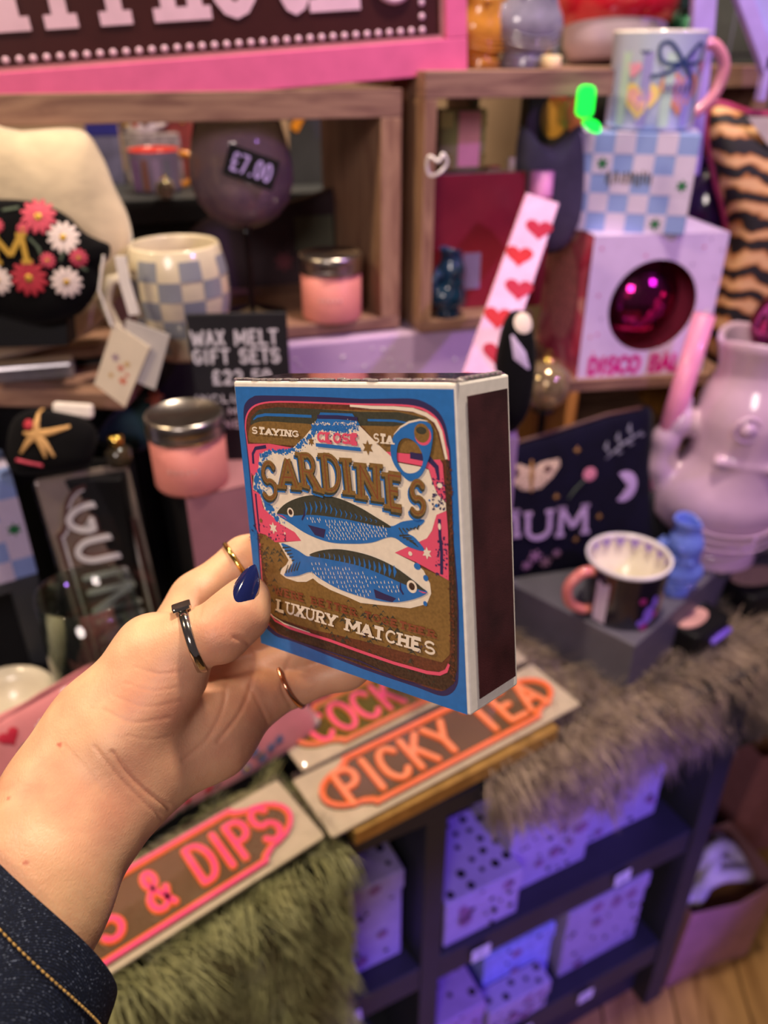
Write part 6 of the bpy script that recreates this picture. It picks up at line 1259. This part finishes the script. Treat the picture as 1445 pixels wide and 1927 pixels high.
b = MB(); zz = [(x, y, .001) for x, y in pxm(mn_, (822, 878), (960, 836), (1060, 806), (1140, 780), (1205, 767))]; b.tube(zz, .0022, 8); b.build('zip', M('zip_brown', '#5c4038', .5), np_, smooth=True)
LT = M('stitch_lilac', '#b9a0cc', .6, var=.1, scale=300); SV = M('stitch_silver', '#7d7d8c', .5, var=.15, scale=300); GDT = M('stitch_brass', '#b5874a', .4, metal=.4)
def A2(name, polys, mat, lift=.0014): return applique(name, polys, mat, np_, no_, nt_, lift)
for ch, x0, x1, yb_, yt2 in (('M', 890, 968, 1010, 955), ('U', 980, 1030, 1008, 955), ('M', 1042, 1096, 1000, 944)):
    a, c = pm1(mn_, x0, yb_), pm1(mn_, x1, yt2); b = MB()
    for p in glyph_polys(ch, rq(a[0], c[0], a[1], c[1]), .0058, .011): b.prism(p, nt_/2*.93, nt_/2+.0016)
    b.build('letter', LT, np_)
mo_ = pm1(mn_, 992, 893)
for sx in (-1, 1): A2('moth_wing', [[(mo_[0], mo_[1]+.012), (mo_[0]+sx*.014, mo_[1]+.018), (mo_[0]+sx*.034, mo_[1]+.020), (mo_[0]+sx*.036, mo_[1]+.012), (mo_[0]+sx*.026, mo_[1]-.002), (mo_[0]+sx*.012, mo_[1]-.014), (mo_[0], mo_[1]-.016)]], M('moth_cream', '#d9bfa6', .6, var=.25, scale=220)); A2('moth_spot', [disc(mo_[0]+sx*.020, mo_[1]+.009, .006)], M('moth_brown', '#6b5148', .6), .002)
A2('moth_body', [ribbon([(mo_[0], mo_[1]+.022), (mo_[0], mo_[1]+.004), (mo_[0], mo_[1]-.018)], [.002, .006, .002])], GDT, .003)
mc_ = pm1(mn_, 1172, 908)
A2('moon', [ribbon([(mc_[0]-.008+.0165*math.cos(t), mc_[1]+.018*math.sin(t)) for t in [math.radians(-110+220*i/14) for i in range(15)]], [.0008+.0078*math.sin(math.pi*i/14) for i in range(15)])], LT)
A2('sprig', [ribbon(pxm(mn_, (1130, 858), (1160, 830), (1200, 808)), .0016)], SV)
for k in range(6):
    x, y = 1138+k*11, 850-k*8; c = pm1(mn_, x, y); A2('leaf', [ribbon([c, (c[0]+(.004 if k % 2 else -.006), c[1]+(.010 if k % 2 == 0 else -.004)), (c[0]+(.009 if k % 2 else -.004), c[1]+(.017 if k % 2 == 0 else -.003))], [.0005, .005, .0006])], SV)
c = pm1(mn_, 1100, 886); A2('rose', [disc(c[0], c[1], .0085)], M('rose_pink', '#cf7f96', .6)); A2('rose_stem', [ribbon(pxm(mn_, (1092, 895), (1072, 915), (1060, 932)), .002)], GRT)
for x, y in ((1078, 842), (1038, 928), (1118, 965), (1075, 1008)): c = pm1(mn_, x, y); A2('star', [star(c[0], c[1], .005, 4, .35)], GDT)
for x, y, r in ((1000, 1040, .009), (1020, 1052, .008), (985, 1058, .007), (1040, 1035, .006)): c = pm1(mn_, x, y); A2('blossom', daisy(c[0], c[1], r, 6), M('blossom_mauve', '#9a6f96', .6))
# taper candle
ct, cb2 = DY(1326, 592, .884), DY(1222, 930, .888); tc_ = thing('taper_candle', 'leaning pink taper candle in front of the disco ball box', 'candle'); b = MB(); b.tube([cb2, ct], [.0135, .0118], 20); b.build('wax', M('wax_pink', '#e58fb8', .4, sub=.25, coat=.3), tc_, smooth=True); b = MB(); b.tube([ct, ct+(ct-cb2).normalized()*.006+Vector((.002, 0, 0))], .0009, 6); b.build('wick', WHT, tc_)
chd = Vector((cb2.x, cb2.y, RZ)); ch_ = thing('candle_holder', 'dark candle holder behind the navy pouch', 'candle holder', T(chd)); lathe_part('cup', [(.001, 0), (.018, 0), (.018, .004), (.014, .010), (.016, cb2.z-RZ+.012), (.014, cb2.z-RZ+.012), (.012, cb2.z-RZ-.001), (.001, cb2.z-RZ-.001)], BLKP, ch_, 28)
# tiger cushion with magenta piping
mtg = vf(1440, 420, 1.02, math.radians(-8), .1)
tig = bpy.data.materials.new('tiger_print'); tig.use_nodes = True; nt = tig.node_tree; bs_ = nt.nodes['Principled BSDF']; tcn = nt.nodes.new('ShaderNodeTexCoord'); wv = nt.nodes.new('ShaderNodeTexWave'); wv.bands_direction = 'Y'; wv.inputs['Scale'].default_value = 11; wv.inputs['Distortion'].default_value = 7; wv.inputs['Detail'].default_value = 3; wv.inputs['Detail Scale'].default_value = 1.6
nt.links.new(tcn.outputs['Object'], wv.inputs['Vector']); rp = nt.nodes.new('ShaderNodeValToRGB'); rp.color_ramp.interpolation = 'LINEAR'; e = rp.color_ramp.elements; e[0].position = .32; e[0].color = (*lin('#120c10'), 1); e[1].position = .48; e[1].color = (*lin('#a8672c'), 1); k_ = e.new(.9); k_.color = (*lin('#d8a878'), 1); nt.links.new(wv.outputs['Fac'], rp.inputs['Fac']); nt.links.new(rp.outputs['Color'], bs_.inputs['Base Color']); bs_.inputs['Roughness'].default_value = .7
tcu = thing('cushion', 'tiger print cushion with magenta piping at the right edge', 'cushion', mtg); tol = crom(pxm(mtg, (1345, 196), (1420, 215), (1560, 235), (1600, 420), (1580, 700), (1440, 720), (1330, 690), (1345, 560), (1368, 440), (1345, 330), (1330, 240)), 5); pouch_mesh(tol, .07).build('body', tig, tcu, smooth=True, weld=True)
b = MB(); b.tube([(x, y, 0) for x, y in tol], .0045, 8, closed=True); b.build('piping', M('piping_magenta', '#a0285c', .5), tcu, smooth=True)
b = MB(); b.prism(pxm(mtg, (1392, 222), (1470, 222), (1470, 270), (1432, 275)), .030, .0315); b.build('label', M('label_grey', '#b7a8a6', .6), tcu)
tsup = thing('display_riser', 'dark block behind the lilac jug carrying the tiger cushion', 'riser', T((mtg.translation.x+.05, mtg.translation.y-.03, .7195))); b = MB(); zlow = min((mtg @ Vector((x, y, 0))).z for x, y in tol); b.box(-.09, .14, 0, .12, 0, zlow-.7195-.004); b.build('block', BLKP, tsup, bevel=.002)
# dark bubble of violet glass behind the checked box
vb = thing('glass_globe', 'dark violet glass globe behind the checked box', 'globe', T(DY(1322, 400, 1.12))); b = MB(); b.ell((0, 0, 0), (.05, .05, .07), 28, 18); b.build('globe', M('violet_glass', '#3c2460', .12, coat=1., var=.2), vb, smooth=True); lathe_part('neck', [(.012, -.066), (.014, -.075), (.03, -.082), (.03, -.086), (.001, -.086)], BLKP, vb, 24)
vbp = thing('plant_stand', 'slim dark column under the violet globe', 'stand', T((vb.location.x, vb.location.y, .7195))); zz_ = vb.location.z-.0862-.7195; lathe_part('column', [(.001, 0), (.04, 0), (.04, .006), (.012, .01), (.012, zz_-.006), (.03, zz_), (.001, zz_)], BLKP, vbp, 24)
# tiled panel and lilac stand at the upper right
wt = thing('wall_tiles', 'panel of dark grey wall tiles with pale grout at the upper right', 'tiles', vf(1390, 100, 1.25, math.radians(-12), 0)); wm = wt.matrix_world
b = MB(); b.box(-.25, .45, -.25, .45, -.02, -.004); b.build('grout', M('grout_lilac', '#77748c', .7), wt)
TL_ = M('tile_grey', '#4b4e46', .3, coat=.4, var=.06); tme = None
for i in range(6):
    for j in range(6):
        if tme is None: b = MB(); b.box(.0015, .1135, .0015, .1135, -.004, 0); o = b.build('tile', TL_, wt); tme = o.data
        else: o = bpy.data.objects.new('tile', tme); COL.objects.link(o); o.parent = wt
        o.location = (-.245+i*.115+.002, -.25+j*.115+.018, 0)
lf = thing('lilac_stand', 'lilac painted folding stand with slanting legs at the upper right', 'stand', vf(1330, 120, 1.02, 0, 0)); lm = lf.matrix_world; LVF = M('stand_lilac', '#b09ae6', .4, coat=.3)
for pts, w in ((((1336, -150), (1322, 60), (1295, 330)), .024), (((1380, -60), (1440, 105), (1447, 130)), .016), (((1446, 105), (1440, 150), (1432, 190)), .007)):
    b = MB(); b.prism(ribbon(pxm(lm, *pts), w), -.012, .004); b.build('leg', LVF, lf, bevel=.001)
b = MB(); b.prism(pxm(lm, (1396, -60), (1600, -60), (1600, 130), (1446, 112)), -.012, .002); b.build('panel', M('stand_panel', '#a9a4ec', .4), lf)
# black compacts on the fur
def compact(label, c, rz, w, d, h, oval, edge, tilt=0):
    o = thing('mask_pack', label, 'pack', T(Z(*c, .728), rz, (tilt, 'X')), 'black packs on the taupe fur'); b = MB(); b.prism(rrect(-w/2, w/2, -d/2, d/2, .012), 0, h); b.build('case', BLKP, o, bevel=.004)
    b = MB(); b.prism(disc(-w*.1, 0, w*.36, 24, d*.24), h, h+.0012); b.build('oval_patch', oval, o); b = MB(); b.prism(rrect(-w*.05, w*.42, d*.12, d*.40, .003), h, h+.0008); b.build('grey_patch', M('pack_grey', '#3d3b40', .6), o)
    b = MB(); b.tube(crom([(-w*.1, -d/2-.001, h*.35), (w*.15, -d/2-.003, h*.5), (w*.42, -d/2-.001, h*.4)], 5, False), .0042, 8); b.build('edge_highlight', edge, o, smooth=True); return o
VHL = M('highlight_violet', '#7a5be0', .3, coat=.5)  # violet edge tube paints a highlight along the black cases
compact('black pack with a pale pink oval beside the riser corner', (1300, 1195), math.radians(38), .075, .058, .030, M('oval_pink', '#d9a39a', .6), VHL); compact('black pack with a sandy lace oval at the right picture edge', (1425, 1120), math.radians(20), .11, .08, .034, M('oval_sand', '#a88c78', .7, var=.3, scale=400), VHL)
# ------------------------------------------------------------------ dotted gift boxes in the lower unit
DOTW = M('dot_paper', '#a99abf', .5, var=.05); DOTK = M('dot_black', '#14101c', .6); FLW = M('paper_bloom', '#8a5f86', .6)
def dotted(label, s, off, z, w, d, h, rz=0, bloom=True, mat=None, nd=26):
    o = thing('gift_box', label, 'box', UM(z) @ Matrix.Translation((s, off, 0)) @ Matrix.Rotation(rz, 4, 'Z'), 'dotted gift boxes in the dark shelving unit'); b = MB(); b.box(0, w, 0, d, 0, h-.001); b.build('carton', mat or DOTW, o, bevel=.002); b = MB(); b.box(-.002, w+.002, -.002, d+.002, h-.03, h); b.build('lid', mat or DOTW, o, bevel=.002)
    r = random.Random(label); pts = []
    for _ in range(400):
        x, y = r.uniform(.006, w-.006), r.uniform(.006, d-.006)
        if all((x-a)**2+(y-c)**2 > .017**2 for a, c in pts): pts.append((x, y))
        if len(pts) >= nd: break
    for x, y in pts: print_on('dot', [disc(x, y, r.uniform(.0028, .0058), 10)], DOTK, o, h+.0005)
    for _ in range(nd//2):
        x, z_ = r.uniform(.005, w-.005), r.uniform(.005, h-.005); print_on('dot', [disc(x, z_, r.uniform(.002, .004), 8)], DOTK, o, .0026, XZ)
    if bloom:
        for _ in range(5): x, z_ = r.uniform(.01, w-.01), r.uniform(.01, h-.01); print_on('bloom', [star(x, z_, r.uniform(.006, .013), 6, .6)], FLW, o, .0024, XZ)
    return o
SH = .4305; SBt = .1705
dotted('dotted gift box at the left of the upper compartment, nearest the shelf edge', .118, .012, SH, .105, .10, .085, 0, True); dotted('tall dotted gift box in the middle of the upper compartment', .222, .035, SH, .125, .19, .115); dotted('dotted gift box at the right of the upper compartment by the side panel', .358, .05, SH, .125, .16, .11)
dotted('dotted gift box set back behind the front box of the upper compartment', .120, .125, SH, .095, .18, .125)
dotted('dotted gift box at the right of the lower compartment', .335, .03, SBt, .145, .2, .155); dotted('blue lidded gift box in the middle of the lower compartment', .205, .04, SBt, .115, .15, .13, 0, True, M('dot_blue', '#9aa0e8', .5, var=.1, scale=60), 12); dotted('low dotted gift box at the front of the lower compartment', .195, .006, SBt, .10, .03, .065); dotted('mauve gift box at the lower compartment edge by the divider', .115, .010, SBt, .072, .12, .095, 0, True, M('dot_mauve', '#a68ac0', .5), 8)
dotted('white dotted gift box alone in the left compartment', -.045, .03, SH, .115, .18, .155)
# ------------------------------------------------------------------ pink paper bags at the right
PBG = M('bag_pink', '#a87880', .6, var=.08, scale=18); KRF = M('bag_kraft', '#8a5f3c', .7)
def bag(label, m4, w, d, h, lean, mat=PBG, fill=True):
    o = thing('gift_bag', label, 'bag', m4, 'pink paper gift bags'); k = .008
    vs = [(-w/2, -d/2, 0), (w/2, -d/2, 0), (w/2, d/2, 0), (-w/2, d/2, 0), (-w/2+lean, -d/2-k, h), (lean, -d/2-.016, h*.97), (w/2+lean, -d/2-k, h), (w/2+lean, d/2+k, h*1.02), (-w/2+lean, d/2+k, h*1.02), (0, -d/2+.006, 0), (-w/2+lean*.5, 0, h*.5), (w/2+lean*.5, 0, h*.5)]
    fs = [(0, 3, 2, 1, 9), (0, 9, 5, 4), (9, 1, 6, 5), (1, 2, 7, 6), (2, 3, 8, 7), (3, 0, 4, 8)]
    b = MB(); b.add(vs[:10], fs); oo = b.build('paper', mat, o); sl = oo.modifiers.new('paper', 'SOLIDIFY'); sl.thickness = .001
    b = MB(); b.prism([(-w/2+lean*.9+.004, -d/2), (w/2+lean*.9-.004, -d/2), (w/2+lean*.9-.004, d/2), (-w/2+lean*.9+.004, d/2)], h*.70, h*.72); b.build('inside', KRF, o)
    if fill:
        b = MB(); rr2 = random.Random(3)
        for j in range(4): b.tube(crom([(-w*.4+lean+j*.012, -d*.3+rr2.uniform(0, .03), h*.80), (-w*.1+lean, rr2.uniform(-.03, .03), h*(1.02+.05*j)), (w*.2+lean, rr2.uniform(-.03, .03), h*(.98+.04*j)), (w*.42+lean, rr2.uniform(-.02, .02), h*.80)], 5, False), [.012]*16, 8)
        b.build('tissue', M('tissue_white', '#d8ccd6', .5, var=.1), o, smooth=True)
    for sx in (-.6, .6):
        b = MB(); b.tube(crom([(sx*w*.4+lean, d/2, h), (sx*w*.3+lean, d/2+.005, h*1.2), (sx*w*.05+lean, d/2, h*1.21), (lean-sx*w*.02, d/2, h)], 5, False), .0018, 6)
        b.build('handle', M('cord_pink', '#8c5a66', .7), o)
    return o
g0 = Z(1205, 1830, 0); g1 = Z(1340, 1800, 0)
bag('open pink paper bag with white tissue standing on the floor', T(Z(1292, 1778, .0005), math.radians(20)), .17, .10, .215, .0)
bag('pink paper bag standing on the floor behind the open bag', T((g1.x+.12, g1.y+.24, .0005), math.radians(20)), .15, .09, .30, .02, M('bag_rose', '#9c6470', .6), False)
s_b = P0+E1*.66+N1*.22; bag('pink bag lying on the right unit shelf beneath the taupe fur', T((s_b.x, s_b.y, .4505), math.radians(24)), .16, .10, .19, .0, PBG, False)
